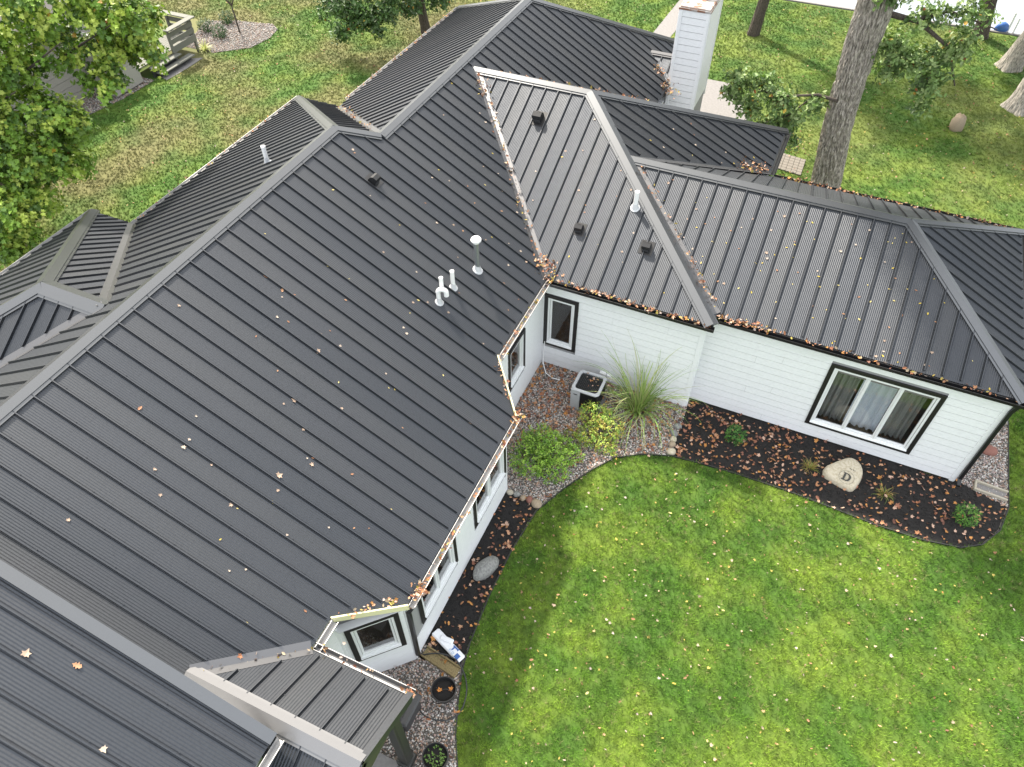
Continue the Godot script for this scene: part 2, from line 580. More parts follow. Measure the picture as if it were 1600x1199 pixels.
func make_roof() -> void:
	var U := w(0, 0, 1)
	var V := w(1, 0, 0)
	var pm := 0.557
	var nr := slope_normal(V, pm)
	var nl := slope_normal(-V, pm)
	var nu := slope_normal(U, pm)
	var sp := 0.3735
	# main block and its narrower far end share the slope towards the lawn
	slope(w(-10.376, 6.172, 0), U, V, pm,
		[[1.5, 0.0], [12.774, 0.0], [13.527, 0.753], [22.655, 0.753], [27.286, 5.384]],
		[[1.5, 4.05], [1.669, 4.196], [2.915, 5.384], [3.482, 5.384], [4.385, 6.29], [9.09, 6.29], [10.16, 5.384], [13.063, 5.384], [18.038, 1.156], [22.584, 5.356], [22.6, 5.384], [27.286, 5.384]], 1.93, sp, "broad main roof slope with three white and grey pipes")
	slope(w(-10.376, 6.172, 0), U, -V, pm, [[1.5, 0.0], [12.774, 0.0], [19.513, 6.739]], [[1.5, 6.306], [6.24, 1.027], [11.37, 6.739], [19.513, 6.739]], 1.8, sp)
	slope(w(0, 6.172, 12.774), V, U, pm, [[-17.115, 6.739], [-10.376, 0.0], [-9.623, 0.753]], [[-17.115, 6.739], [-15.04, 6.739], [-15.03, 6.165], [-9.623, 0.753]], -10.3, sp)
	slope(w(-9.623, 5.753, 0), U, -V, pm, [[13.527, 0.0], [22.655, 0.0], [28.067, 5.412]], [[13.527, 0.0], [18.939, 5.412], [28.067, 5.412]], 13.6, sp)
	slope(w(0, 5.753, 22.655), V, U, pm, [[-15.035, 5.412], [-9.623, 0.0], [-4.992, 4.631]], [[-15.035, 5.412], [-4.992, 4.631]], -9.6, sp)
	# cross wing
	var pf := 0.471
	var nf := slope_normal(-U, pf)
	var nd := slope_normal(V, pf)
	var nb := slope_normal(U, 0.515)
	slope(w(0, 5.53, 18.038), V, -U, pf, [[-9.22, 0.0], [-5.797, 0.0], [-0.82, 4.975]], [[-9.22, 0.0], [-5.02, 4.975], [-0.82, 4.975]], -8.93, sp, "pale reflecting front slope of the cross wing")
	slope(w(0, 5.53, 18.038), V, U, 0.515, [[-9.22, 0.0], [-5.797, 0.0], [-0.82, 4.546]], [[-9.22, 0.0], [-5.02, 4.546], [-0.82, 4.546]], -8.93, sp)
	slope(w(-5.797, 5.53, 0), U, V, pf, [[13.063, 4.977], [18.038, 0.0], [22.584, 4.977]], [[13.063, 4.977], [13.49, 4.977], [16.646, 1.683], [19.946, 4.977], [22.584, 4.977]], 13.2, sp)
	# right wing
	var p3 := 0.509
	var nwf := slope_normal(-U, p3)
	var nwe := slope_normal(V, p3)
	var nwb := slope_normal(U, 0.487)
	slope(w(0, 4.737, 16.646), V, -U, p3, [[-4.11, 0.0], [2.649, 0.0], [5.805, 3.156]], [[-4.11, 0.0], [-0.82, 3.156], [5.805, 3.156]], -3.72, sp, "front slope of the right wing strewn with leaves")
	slope(w(0, 4.737, 16.646), V, U, 0.487, [[-4.11, 0.0], [2.649, 0.0], [5.805, 3.3]], [[-4.11, 0.0], [-0.82, 3.3], [5.805, 3.3]], -3.72, sp)
	slope(w(2.649, 4.737, 0), U, V, p3, [[13.49, 3.156], [16.646, 0.0], [19.946, 3.156]], [[13.49, 3.156], [19.946, 3.156]], 13.6, sp)
	# hipped wing on the far left
	var pl := 0.62
	var nlu := slope_normal(U, pl)
	var nld := slope_normal(-U, pl)
	slope(w(0, 5.6, 6.24), V, U, pl, [[-18.7, 5.13], [-12.99, 0.0], [-11.403, 0.0]], [[-18.7, 5.13], [-17.115, 5.13], [-11.403, 0.0]], -18.4, sp)
	slope(w(0, 5.6, 6.24), V, -U, pl, [[-18.7, 5.13], [-12.99, 0.0], [-11.403, 0.0]], [[-18.7, 5.13], [-17.115, 5.13], [-11.403, 0.0]], -18.4, sp)
	slope(w(-12.99, 5.6, 0), U, -V, pm, [[1.11, 5.71], [6.24, 0.0], [11.37, 5.71]], [[1.11, 5.71], [11.37, 5.71]], 1.3, sp)
	# porch
	var pp := 0.535
	var np := slope_normal(U, pp)
	var npn := slope_normal(-U, pp)
	slope(w(0, 3.836, 1.669), V, U, pp, [[-6.18, 0.0], [-3.125, 0.0]], [[-6.18, 0.0], [-4.99, 1.22], [-3.125, 1.22]], -6.09, 0.43, "small porch roof slope beside the angled window wall")
	slope(w(0, 3.836, 1.669), V, -U, pp, [[-4.55, 0.0], [-3.125, 0.0]], [[-4.55, 1.3], [-3.125, 1.3]], -4.5, 0.43)
	# taller roof at the near end
	var gy := 4.83 + 0.557 * (10.4 - 5.88)
	slope(w(-10.4, gy, 0), U, V, pm, [[-4.0, 0.0], [1.33, 0.0]], [[-4.0, 6.0], [1.33, 6.0]], 0.24, 0.4, "near roof slope at the lower left")
	slope(w(-10.4, gy, 0), U, -V, pm, [[-4.0, 0.0], [1.33, 0.0]], [[-4.0, 6.0], [1.33, 6.0]], 0.24, 0.4)
	# ridges and hips
	var r1 := w(-10.376, 6.172, 12.774)
	var r2 := w(-9.623, 5.753, 13.527)
	cap(w(-10.376, 6.172, 1.5), r1, nl, nr, 0.17, 0.12)
	cap(r1, w(-17.115, 2.42, 19.513), nl, nu, 0.13, 0.1, "hip_cap")
	cap(r1, r2, nu, nr, 0.12, 0.1, "hip_cap")
	cap(r2, w(-9.623, 5.753, 22.655), nl, nr, 0.17, 0.12)
	cap(w(-9.623, 5.753, 22.655), w(-15.035, 2.738, 28.067), nl, nu, 0.12, 0.12, "hip_cap")
	cap(w(-9.623, 5.753, 22.655), w(-4.992, 3.173, 27.286), nr, nu, 0.12, 0.12, "hip_cap")
	cap(w(-9.3, 5.53, 18.038), w(-5.797, 5.53, 18.038), nf, nb, 0.12, 0.12)
	cap(w(-5.797, 5.53, 18.038), w(-0.82, 3.187, 13.063), nf, nd, 0.15, 0.12, "hip_cap")
	cap(w(-5.797, 5.53, 18.038), w(-0.82, 3.187, 22.584), nd, nb, 0.12, 0.12, "hip_cap")
	cap(w(-4.2, 4.737, 16.646), w(2.649, 4.737, 16.646), nwf, nwb, 0.12, 0.1)
	cap(w(2.649, 4.737, 16.646), w(5.805, 3.13, 13.49), nwf, nwe, 0.12, 0.12, "hip_cap")
	cap(w(2.649, 4.737, 16.646), w(5.805, 3.13, 19.946), nwe, nwb, 0.1, 0.1, "hip_cap")
	cap(w(-12.99, 5.6, 6.24), w(-11.35, 5.6, 6.24), nlu, nld, 0.2, 0.2)
	cap(w(-12.99, 5.6, 6.24), w(-18.7, 2.42, 11.37), nlu, nl, 0.16, 0.16, "hip_cap")
	cap(w(-12.99, 5.6, 6.24), w(-18.7, 2.42, 1.11), nld, nl, 0.16, 0.16, "hip_cap")
	cap(w(-6.22, 3.836, 1.669), w(-3.125, 3.836, 1.669), np, npn, 0.10, 0.15, "ridge_cap", M.porch_cap)
	cap(w(-10.4, gy, -4.0), w(-10.4, gy, 1.47), nl, nr)
	# valleys
	valley(w(-9.22, 5.53, 18.038), w(-5.0, 3.187, 13.063), nr, nf, 0.1)
	valley(w(-9.22, 5.53, 18.038), w(-5.0, 3.187, 22.584), nr, nb, 0.1)
	valley(w(-4.11, 4.737, 16.646), w(-0.82, 3.187, 13.49), nd, nwf, 0.1)
	valley(w(-4.11, 4.737, 16.646), w(-0.82, 3.187, 19.946), nd, nwb, 0.08)
	valley(r2, w(-15.035, 2.738, 18.939), nu, nl, 0.12)
	valley(w(-11.403, 5.6, 6.24), w(-17.115, 2.42, 11.37), nl, nlu, 0.14)
	valley(w(-11.403, 5.6, 6.24), w(-17.115, 2.42, 1.11), nl, nld, 0.14)
	valley(w(-6.18, 3.836, 1.669), w(-4.99, 3.175, 2.905), nr, np, 0.13)
	# rake of the near roof
	var mb := Mesher.new()
	var q := func(v: float, u: float, h: float) -> Vector3: return w(v, 4.83 - 0.557 * (v + 5.88), u) + nr * h
	mb.quad_to(q.call(-10.4, 1.31, 0.1), q.call(-4.4, 1.31, 0.1), q.call(-4.4, 1.475, 0.09), q.call(-10.4, 1.475, 0.09), nr)
	mb.quad_to(q.call(-10.4, 1.31, 0.1), q.call(-4.4, 1.31, 0.1), q.call(-4.4, 1.31, 0.0), q.call(-10.4, 1.31, 0.0), -U)
	mb.quad_to(q.call(-10.4, 1.475, 0.09), q.call(-4.4, 1.475, 0.09), q.call(-4.4, 1.475, -0.2), q.call(-10.4, 1.475, -0.2), U)
	mb.quad_to(q.call(-4.4, 1.31, 0.1), q.call(-4.4, 1.475, 0.09), q.call(-4.4, 1.475, -0.2), q.call(-4.4, 1.31, -0.2), V)
	part("rake_trim", mb, M.roof_trim, house)
	# porch gable trim
	mb = Mesher.new()
	for s in [1.0, -1.0]:
		var n := slope_normal(U * s, pp)
		var far: float = 1.26 if s > 0 else 1.34
		var a := w(-3.2, 3.836, 1.669) + n * 0.05
		var b := w(-3.2, 3.836 - pp * far, 1.669 + s * far) + n * 0.05
		mb.quad_to(a, b, b + V * 0.1, a + V * 0.1, n)
		mb.quad_to(a + V * 0.1, b + V * 0.1, b + V * 0.1 - n * 0.18, a + V * 0.1 - n * 0.18, V)
		mb.quad_to(a, b, b - n * 0.05, a - n * 0.05, -V)
	part("rake_trim", mb, M.roof_metal_2, house)
	# gutters
	var e := 0.03
	gutter(w(-4.99 + e, 3.165, 10.18), w(-4.99 + e, 3.165, 13.02), V, M.gutter_grey)
	gutter(w(-4.086 + e * 0.5, 2.66, 4.4), w(-4.086 + e * 0.5, 2.66, 9.08), V, M.gutter_grey)
	gutter(w(-4.99 + e, 3.165, 2.95), w(-4.99 + e, 3.165, 3.47), V, M.gutter_grey)
	gutter(w(-4.98, 3.175, 13.063 - e), w(-0.75, 3.175, 13.063 - e), -U, M.gutter_black)
	gutter(w(-0.72, 3.12, 13.49 - e), w(5.93, 3.12, 13.49 - e), -U, M.gutter_black)
	gutter(w(5.805 + e, 3.12, 13.37), w(5.805 + e, 3.12, 20.05), V, M.gutter_black)
	gutter(w(-0.7, 3.12, 19.946 + e), w(5.9, 3.12, 19.946 + e), U, M.gutter_black)
	gutter(w(-0.82 + e, 3.175, 20.1), w(-0.82 + e, 3.175, 22.6), V, M.gutter_black)
	gutter(w(-17.115 - e, 2.41, 11.4), w(-17.115 - e, 2.41, 19.6), -V, M.gutter_grey)
	gutter(w(-15.035 - e, 2.73, 19.6), w(-15.035 - e, 2.73, 28.1), -V, M.gutter_grey)
	gutter(w(-18.7 - e, 2.41, 1.1), w(-18.7 - e, 2.41, 11.4), -V, M.gutter_grey)
	gutter(w(-5.0, 3.175, 2.905), w(-3.1, 3.175, 2.905), U, M.porch_cap)
	gutter(w(-4.4 + e, 3.98, -4.0), w(-4.4 + e, 3.98, 1.45), V, M.gutter_grey)
	# fascia boards; the two angled ones have lost their gutters
	board("fascia_board", w(-4.07, 2.72, 9.09), w(-4.99, 3.215, 10.16), (w(1.17, 0, 1.01)).normalized(), 0.17, 0.028, M.bare_fascia).set_meta("label", "bare cream fascia board on the far angled eave")
	board("fascia_board", w(-4.07, 2.72, 4.385), w(-4.99, 3.215, 3.482), (w(1, 0, -1)).normalized(), 0.17, 0.028, M.bare_fascia).set_meta("label", "bare cream fascia board over the angled window wall")
	for f in [[w(-4.99, 3.16, 10.18), w(-4.99, 3.16, 13.06), V], [w(-4.1, 2.64, 4.42), w(-4.1, 2.64, 9.06), V], [w(-4.99, 3.16, 2.9), w(-4.99, 3.16, 3.48), V], [w(-5.0, 3.17, 13.063), w(-0.82, 3.17, 13.063), -U], [w(-0.82, 3.115, 13.49), w(5.805, 3.115, 13.49), -U], [w(5.805, 3.115, 13.49), w(5.805, 3.115, 19.946), V], [w(-17.115, 2.405, 11.4), w(-17.115, 2.405, 19.5), -V], [w(-15.035, 2.72, 18.95), w(-15.035, 2.72, 28.06), -V], [w(-18.7, 2.405, 1.11), w(-18.7, 2.405, 11.37), -V], [w(-18.7, 2.405, 11.37), w(-17.1, 2.405, 11.37), U], [w(-0.82, 3.17, 13.063), w(-0.82, 3.17, 13.5), V], [w(-0.82, 3.17, 19.9), w(-0.82, 3.17, 22.58), V]]:
		board("fascia_board", f[0], f[1], f[2], 0.16, 0.025, M.gutter_black)


# ---------------------------------------------------------------- walls and windows
func wall_pieces(mb: Mesher, a: Vector2, b: Vector2, y0: float, y1: float, out: Vector2, thick: float, openings: Array) -> void:
	var len := a.distance_to(b)
	var d := (b - a) / len
	var basis := Basis(w(d.x, 0, d.y), Vector3.UP, w(out.x, 0, out.y))
	var put := func(s0: float, s1: float, z0: float, z1: float) -> void:
		if s1 - s0 > 0.01 and z1 - z0 > 0.01:
			var c := a + d * (s0 + s1) * 0.5 - out * thick * 0.5
			mb.box(w(c.x, (z0 + z1) * 0.5, c.y), Vector3(s1 - s0, z1 - z0, thick), basis)
	var s := 0.0
	for o in openings:
		put.call(s, o[0], y0, y1)
		put.call(o[0], o[1], y0, o[2])
		put.call(o[0], o[1], o[3], y1)
		s = o[1]
	put.call(s, len, y0, y1)


# openings: [from, to, bottom, top] along a-b, the sizes of the trimmed window
func siding_wall(a: Vector2, b: Vector2, y0: float, y1: float, out: Vector2, openings: Array, first: float, reveal := 0.214, parent: Node3D = null, called := "wall", m: Material = null, thick := 0.16) -> Node3D:
	var mb := Mesher.new()
	var hole := []
	for o in openings:
		hole.append([o[0] + 0.08, o[1] - 0.08, o[2] + 0.08, o[3] - 0.08])
	wall_pieces(mb, a, b, y0, y1, out, thick, hole)
	var root := part(called, mb, M.wall_sheathing, parent if parent else house)
	var len := a.distance_to(b)
	var d := (b - a) / len
	var x := w(out.x, 0, out.y)
	var y := y0 + first
	while y < y1 - 0.02:
		var top := minf(y + reveal - 0.013, y1)
		var runs := [[0.0, len]]
		for o in openings:
			if y + reveal > o[2] and y < o[3]:
				var cut := []
				for r in runs:
					if o[0] > r[0] and o[0] < r[1]:
						cut.append([r[0], o[0]])
					if o[1] > r[0] and o[1] < r[1]:
						cut.append([o[1], r[1]])
				runs = cut
		var course := int(round((y - y0) / reveal))
		var cut_at: float = [1.9, 3.3, 2.6, 3.9, 1.3][course % 5]
		var split := []
		for r in runs:
			if r[0] < cut_at - 0.4 and r[1] > cut_at + 0.4:
				split.append([r[0], cut_at - 0.002])
				split.append([cut_at + 0.002, r[1]])
			else:
				split.append(r)
		for r in split:
			if r[1] - r[0] < 0.03:
				continue
			var piece := Mesher.new()
			var p: Vector2 = a + d * r[0]
			var q: Vector2 = a + d * r[1]
			piece.extrude(PackedVector2Array([Vector2(0.001, 0), Vector2(0.023, 0), Vector2(0.025, 0.004), Vector2(0.019, top - y), Vector2(0.001, top - y)]), w(p.x, y, p.y), w(q.x, y, q.y), x, Vector3.UP)
			part("siding_board", piece, m if m else M.siding_white, root)
		y += reveal
	return root


func upright(called: String, at: Vector2, y0: float, y1: float, size: Vector2, out: Vector2, m: Material, parent: Node3D = null) -> MeshInstance3D:
	var mb := Mesher.new()
	mb.soft_box(w(at.x, (y0 + y1) * 0.5, at.y), Vector3(size.x, y1 - y0, size.y), 0.004, Basis(w(out.y, 0, -out.x), Vector3.UP, w(out.x, 0, out.y)))
	return part(called, mb, m, parent if parent else house)


# a window with dark trim boards, a white frame and n sashes; o is the middle of the trim on the wall face
func window(o: Vector3, along: Vector3, out: Vector3, wide: float, tall: float, n: int, label: String) -> Node3D:
	var t := 0.1
	var mb := Mesher.new()
	var bs := Basis(along, Vector3.UP, out)
	for s in [-1.0, 1.0]:
		mb.soft_box(o + along * s * (wide - t) * 0.5 + out * 0.014, Vector3(t, tall, 0.036), 0.003, bs)
		mb.soft_box(o + Vector3.UP * s * (tall - t) * 0.5 + out * 0.013, Vector3(wide - t * 2, t, 0.034), 0.003, bs)
	var root := Node3D.new()
	root.name = "window"
	house.add_child(root, true)
	root.set_meta("label", label)
	part("trim_boards", mb, M.black_trim, root)
	var iw := wide - 2 * t
	var ih := tall - 2 * t
	var f := 0.05
	mb = Mesher.new()
	for s in [-1.0, 1.0]:
		mb.soft_box(o + along * s * (iw - f) * 0.5 - out * 0.03, Vector3(f, ih, 0.1), 0.004, bs)
		mb.soft_box(o + Vector3.UP * s * (ih - f) * 0.5 - out * 0.03, Vector3(iw - 2 * f, f, 0.1), 0.004, bs)
	# sloping sill
	mb.soft_box(o - Vector3.UP * (ih * 0.5 - 0.012) + out * 0.03, Vector3(iw, 0.024, 0.06), 0.004, bs)
	part("frame", mb, M.vinyl_white, root)
	var each := (iw - 2 * f) / n
	for k in n:
		var c := o + along * (-(iw - 2 * f) * 0.5 + each * (k + 0.5))
		var b := 0.045
		var sash := Mesher.new()
		var sw := each - 0.012
		var sh := ih - 2 * f - 0.006
		for s in [-1.0, 1.0]:
			sash.soft_box(c + along * s * (sw - b) * 0.5 - out * 0.04, Vector3(b, sh, 0.05), 0.006, bs)
			sash.soft_box(c + Vector3.UP * s * (sh - b) * 0.5 - out * 0.04, Vector3(sw - 2 * b, b, 0.05), 0.006, bs)
		part("sash", sash, M.vinyl_white, root)
		var pane := Mesher.new()
		pane.box(c - out * 0.05, Vector3(sw - 2 * b + 0.01, sh - 2 * b + 0.01, 0.006), bs)
		part("pane", pane, M.glass, root)
		if k > 0:
			var mull := Mesher.new()
			mull.soft_box(o + along * (-(iw - 2 * f) * 0.5 + each * k) - out * 0.022, Vector3(0.03, ih - 2 * f, 0.08), 0.004, bs)
			part("mullion", mull, M.vinyl_white, root)
	return root


func plain_wall(a: Vector2, b: Vector2, y0: float, y1: float, out: Vector2) -> void:
	var mb := Mesher.new()
	wall_pieces(mb, a, b, y0, y1, out, 0.16, [])
	part("wall", mb, M.siding_white, house)


func make_walls() -> void:
	var top := 3.02
	var y0 := 0.04
	var V := Vector2(1, 0)
	var U := Vector2(0, 1)
	var diag := Vector2(1, -1).normalized()
	var diag2 := Vector2(1.0, 0.875).normalized()
	# seen walls, each with its boards
	siding_wall(Vector2(-5.11, 13.21), Vector2(-0.95, 13.21), y0, top, -U, [[0.05, 0.98, 0.79, 2.58]], 0.0)
	siding_wall(Vector2(-0.95, 13.54), Vector2(5.64, 13.54), y0, 2.98, -U, [[2.92, 5.41, 0.49, 2.66]], 0.02)
	siding_wall(Vector2(-5.11, 9.9), Vector2(-5.11, 13.21), y0, top, V, [[1.04, 2.04, 1.05, 2.45]], 0.0)
	siding_wall(Vector2(-4.235, 4.38), Vector2(-4.235, 8.9), y0, 2.44, V, [[0.42, 1.96, 0.87, 2.26], [2.8, 4.44, 0.87, 2.26]], 0.0)
	siding_wall(Vector2(-5.11, 3.505), Vector2(-4.235, 4.38), y0, 2.5, diag, [[0.15, 1.15, 0.95, 2.4]], 0.0)
	siding_wall(Vector2(-5.11, 9.9), Vector2(-4.235, 8.9), y0, 2.44, diag2, [], 0.0)
	siding_wall(Vector2(-5.11, 1.6), Vector2(-5.11, 3.505), y0, top, V, [], 0.0)
	siding_wall(Vector2(5.64, 13.54), Vector2(5.64, 19.75), y0, 2.98, V, [], 0.02)
	# jog between the two wings
	plain_wall(Vector2(-0.95, 13.21), Vector2(-0.95, 13.54), y0, top, V)
	for a in [[Vector2(5.64, 19.75), Vector2(-0.95, 19.75), U], [Vector2(-0.95, 19.75), Vector2(-0.95, 22.45), V], [Vector2(-0.95, 22.45), Vector2(-5.11, 22.45), U], [Vector2(-5.11, 22.45), Vector2(-5.11, 27.2), V], [Vector2(-5.11, 27.2), Vector2(-14.9, 27.9), U], [Vector2(-14.9, 27.9), Vector2(-14.9, 19.35), -V]]:
		plain_wall(a[0], a[1], y0, 2.6, a[2])
	for a in [[Vector2(-14.9, 19.35), Vector2(-16.98, 19.35), U], [Vector2(-16.98, 19.35), Vector2(-16.98, 11.25), -V], [Vector2(-16.98, 11.25), Vector2(-18.55, 11.25), U], [Vector2(-18.55, 11.25), Vector2(-18.55, 1.2), -V], [Vector2(-18.55, 1.2), Vector2(-10.0, 1.2), -U]]:
		plain_wall(a[0], a[1], y0, 2.33, a[2])
	# tall end block
	var gable := Mesher.new()
	for u in [1.36, -3.9]:
		gable.extrude(PackedVector2Array([Vector2(-16.2, 0.1), Vector2(-4.6, 0.1), Vector2(-4.6, 4.05), Vector2(-10.4, 7.25), Vector2(-16.2, 4.05)]), w(0, 0, u), w(0, 0, u - 0.16), Vector3.RIGHT, Vector3.UP)
	part("gable_wall", gable, M.siding_white, house)
	plain_wall(Vector2(-4.6, -3.9), Vector2(-4.6, 1.36), 0.1, 4.0, V)
	# corner boards
	for c in [[Vector2(5.60, 13.53), 2.98, Vector2(0.11, 0.05), -U], [Vector2(5.65, 13.58), 2.98, Vector2(0.11, 0.05), V], [Vector2(-1.0, 13.2), top, Vector2(0.1, 0.05), -U], [Vector2(-0.94, 13.26), top, Vector2(0.1, 0.05), V], [Vector2(-5.08, 13.195), top, Vector2(0.06, 0.045), -U], [Vector2(-4.228, 8.86), 2.44, Vector2(0.08, 0.05), V], [Vector2(-4.228, 4.43), 2.44, Vector2(0.08, 0.05), V], [Vector2(-4.265, 4.36), 2.44, Vector2(0.08, 0.05), diag], [Vector2(-5.085, 3.53), 2.9, Vector2(0.05, 0.05), diag]]:
		upright("corner_board", c[0], y0 - 0.02, c[1], c[2], c[3], M.siding_white)
	# frieze boards under the eaves
	board("frieze_board", w(-5.05, 3.06, 13.19), w(-0.95, 3.06, 13.19), w(0, 0, -1), 0.3, 0.03, M.siding_white)
	board("frieze_board", w(-0.93, 3.0, 13.52), w(5.64, 3.0, 13.52), w(0, 0, -1), 0.24, 0.03, M.siding_white)
	board("frieze_board", w(-4.215, 2.5, 4.4), w(-4.215, 2.5, 8.9), w(1, 0, 0), 0.2, 0.03, M.siding_white)
	# soffits
	for s in [[[-5.2, 13.3], [-5.2, 13.05], [-0.82, 13.05], [-0.82, 13.3], 3.02], [[-0.95, 13.6], [-0.95, 13.48], [5.8, 13.48], [5.8, 13.6], 2.97], [[5.6, 13.5], [5.8, 13.5], [5.8, 19.9], [5.6, 19.9], 2.97], [[-4.3, 4.3], [-4.08, 4.4], [-4.08, 9.05], [-4.3, 9.0], 2.5], [[-5.2, 9.9], [-4.99, 10.1], [-4.99, 13.3], [-5.2, 13.3], 3.02], [[-5.2, 3.5], [-4.3, 4.38], [-4.08, 4.4], [-4.99, 3.49], 2.505]]:
		var mb := Mesher.new()
		mb.quad_to(w(s[0][0], s[4], s[0][1]), w(s[1][0], s[4], s[1][1]), w(s[2][0], s[4], s[2][1]), w(s[3][0], s[4], s[3][1]), Vector3.DOWN)
		part("soffit", mb, M.soffit_white, house)
	# foundation, floor and ceiling
	var plan := PackedVector2Array([Vector2(-18.5, 1.3), Vector2(-18.5, 11.2), Vector2(-16.9, 11.2), Vector2(-16.9, 19.3), Vector2(-14.85, 19.3), Vector2(-14.85, 27.1), Vector2(-5.13, 27.1), Vector2(-5.13, 22.4), Vector2(-0.97, 22.4), Vector2(-0.97, 19.7), Vector2(5.62, 19.7), Vector2(5.62, 13.56), Vector2(-0.97, 13.56), Vector2(-0.97, 13.23), Vector2(-5.13, 13.23), Vector2(-5.13, 9.9), Vector2(-4.255, 8.9), Vector2(-4.255, 4.4), Vector2(-5.13, 3.52), Vector2(-5.13, 1.3)])
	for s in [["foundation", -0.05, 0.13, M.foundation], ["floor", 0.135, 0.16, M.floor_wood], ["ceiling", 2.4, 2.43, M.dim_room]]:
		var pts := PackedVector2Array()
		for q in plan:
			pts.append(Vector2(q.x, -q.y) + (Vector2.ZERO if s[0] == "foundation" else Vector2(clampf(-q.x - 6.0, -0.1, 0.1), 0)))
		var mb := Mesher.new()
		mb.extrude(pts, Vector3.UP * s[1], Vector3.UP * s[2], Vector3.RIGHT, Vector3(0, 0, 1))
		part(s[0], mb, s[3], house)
	# partitions that close the rooms behind the windows
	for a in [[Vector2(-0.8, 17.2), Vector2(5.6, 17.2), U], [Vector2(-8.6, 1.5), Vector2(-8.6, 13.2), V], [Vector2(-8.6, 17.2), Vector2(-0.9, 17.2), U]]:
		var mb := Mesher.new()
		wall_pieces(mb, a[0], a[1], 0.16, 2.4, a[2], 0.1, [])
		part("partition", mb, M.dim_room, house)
	# windows
	window(w(-4.595, 1.685, 13.19), Vector3.RIGHT, w(0, 0, -1), 0.93, 1.79, 1, "tall single window in the inner corner above the gravel")
	window(w(3.215, 1.575, 13.52), Vector3.RIGHT, w(0, 0, -1), 2.49, 2.17, 3, "wide three pane window of the right wing")
	window(w(-5.09, 1.75, 11.44), w(0, 0, 1), Vector3.RIGHT, 1.0, 1.4, 1, "window half hidden under the eave beside the inner corner")
	window(w(-4.215, 1.565, 5.57), w(0, 0, 1), Vector3.RIGHT, 1.54, 1.39, 2, "two pane window above the grey rock")
	window(w(-4.215, 1.565, 8.0), w(0, 0, 1), Vector3.RIGHT, 1.64, 1.39, 2, "two pane window above the row of cobbles")
	var dc := Vector2(-5.11, 3.505) + Vector2(1, 1).normalized() * 0.65 + diag * 0.02
	window(w(dc.x, 1.675, dc.y), w(1, 0, 1).normalized(), w(diag.x, 0, diag.y), 1.0, 1.45, 1, "window in the angled wall above the gravel")


func make_chimney() -> void:
	var c := Node3D.new()
	c.name = "chimney"
	house.add_child(c)
	c.set_meta("label", "tall white sided chimney with a rusty metal top")
	var top := 5.62
	var V := Vector2(1, 0)
	var U := Vector2(0, 1)
	var mb := Mesher.new()
	mb.box(w(-4.565, top * 0.5, 25.03), Vector3(0.93, top, 1.8))
	part("stack", mb, M.wall_sheathing, c)
	for f in [[Vector2(-5.03, 24.13), Vector2(-4.10, 24.13), -U], [Vector2(-4.10, 24.13), Vector2(-4.10, 25.93), V], [Vector2(-5.03, 24.13), Vector2(-5.03, 25.93), -V]]:
		var y := 2.4
		while y < top - 0.05:
			var piece := Mesher.new()
			var hi := minf(y + 0.2, top)
			piece.extrude(PackedVector2Array([Vector2(0.001, 0), Vector2(0.023, 0), Vector2(0.025, 0.004), Vector2(0.019, hi - y), Vector2(0.001, hi - y)]), w(f[0].x, y, f[0].y), w(f[1].x, y, f[1].y), w(f[2].x, 0, f[2].y), Vector3.UP)
			part("siding_board", piece, M.siding_white, c)
			y += 0.215
	for q in [[Vector2(-4.995, 24.105), -U], [Vector2(-4.135, 24.105), -U], [Vector2(-4.08, 24.16), V], [Vector2(-4.08, 25.9), V], [Vector2(-5.05, 24.16), -V]]:
		upright("corner_board", q[0], 2.2, top, Vector2(0.09, 0.05), q[1], M.siding_white, c)
	mb = Mesher.new()
	mb.soft_box(w(-4.565, top + 0.03, 25.03), Vector3(1.04, 0.07, 1.92), 0.01)
	mb.soft_box(w(-4.565, top + 0.085, 25.03), Vector3(0.98, 0.05, 1.86), 0.02)
	part("metal_top", mb, M.rusty_sheet, c)
	mb = Mesher.new()
	mb.lathe([Vector2(0.13, 0.0), Vector2(0.13, 0.3), Vector2(0.2, 0.32), Vector2(0.2, 0.36), Vector2(0.02, 0.42)], w(-4.5, top + 0.1, 25.1), 20)
	part("flue", mb, M.galvanised, c)
	# little saddle roof behind the stack
	var nr := slope_normal(Vector3.RIGHT, 0.557)
	for s in [-1.0, 1.0]:
		var dd := w(0, 0, s)
		slope(w(0, 3.72, 25.03), Vector3.RIGHT, dd, 0.5, [[-5.98, 0.0], [-5.05, 0.0]], [[-5.98, 0.0], [-5.05, 1.0]], -5.95, 0.36)
	cap(w(-6.0, 3.72, 25.03), w(-5.04, 3.72, 25.03), slope_normal(w(0, 0, -1), 0.5), slope_normal(w(0, 0, 1), 0.5), 0.07, 0.07, "ridge_cap", M.flashing)


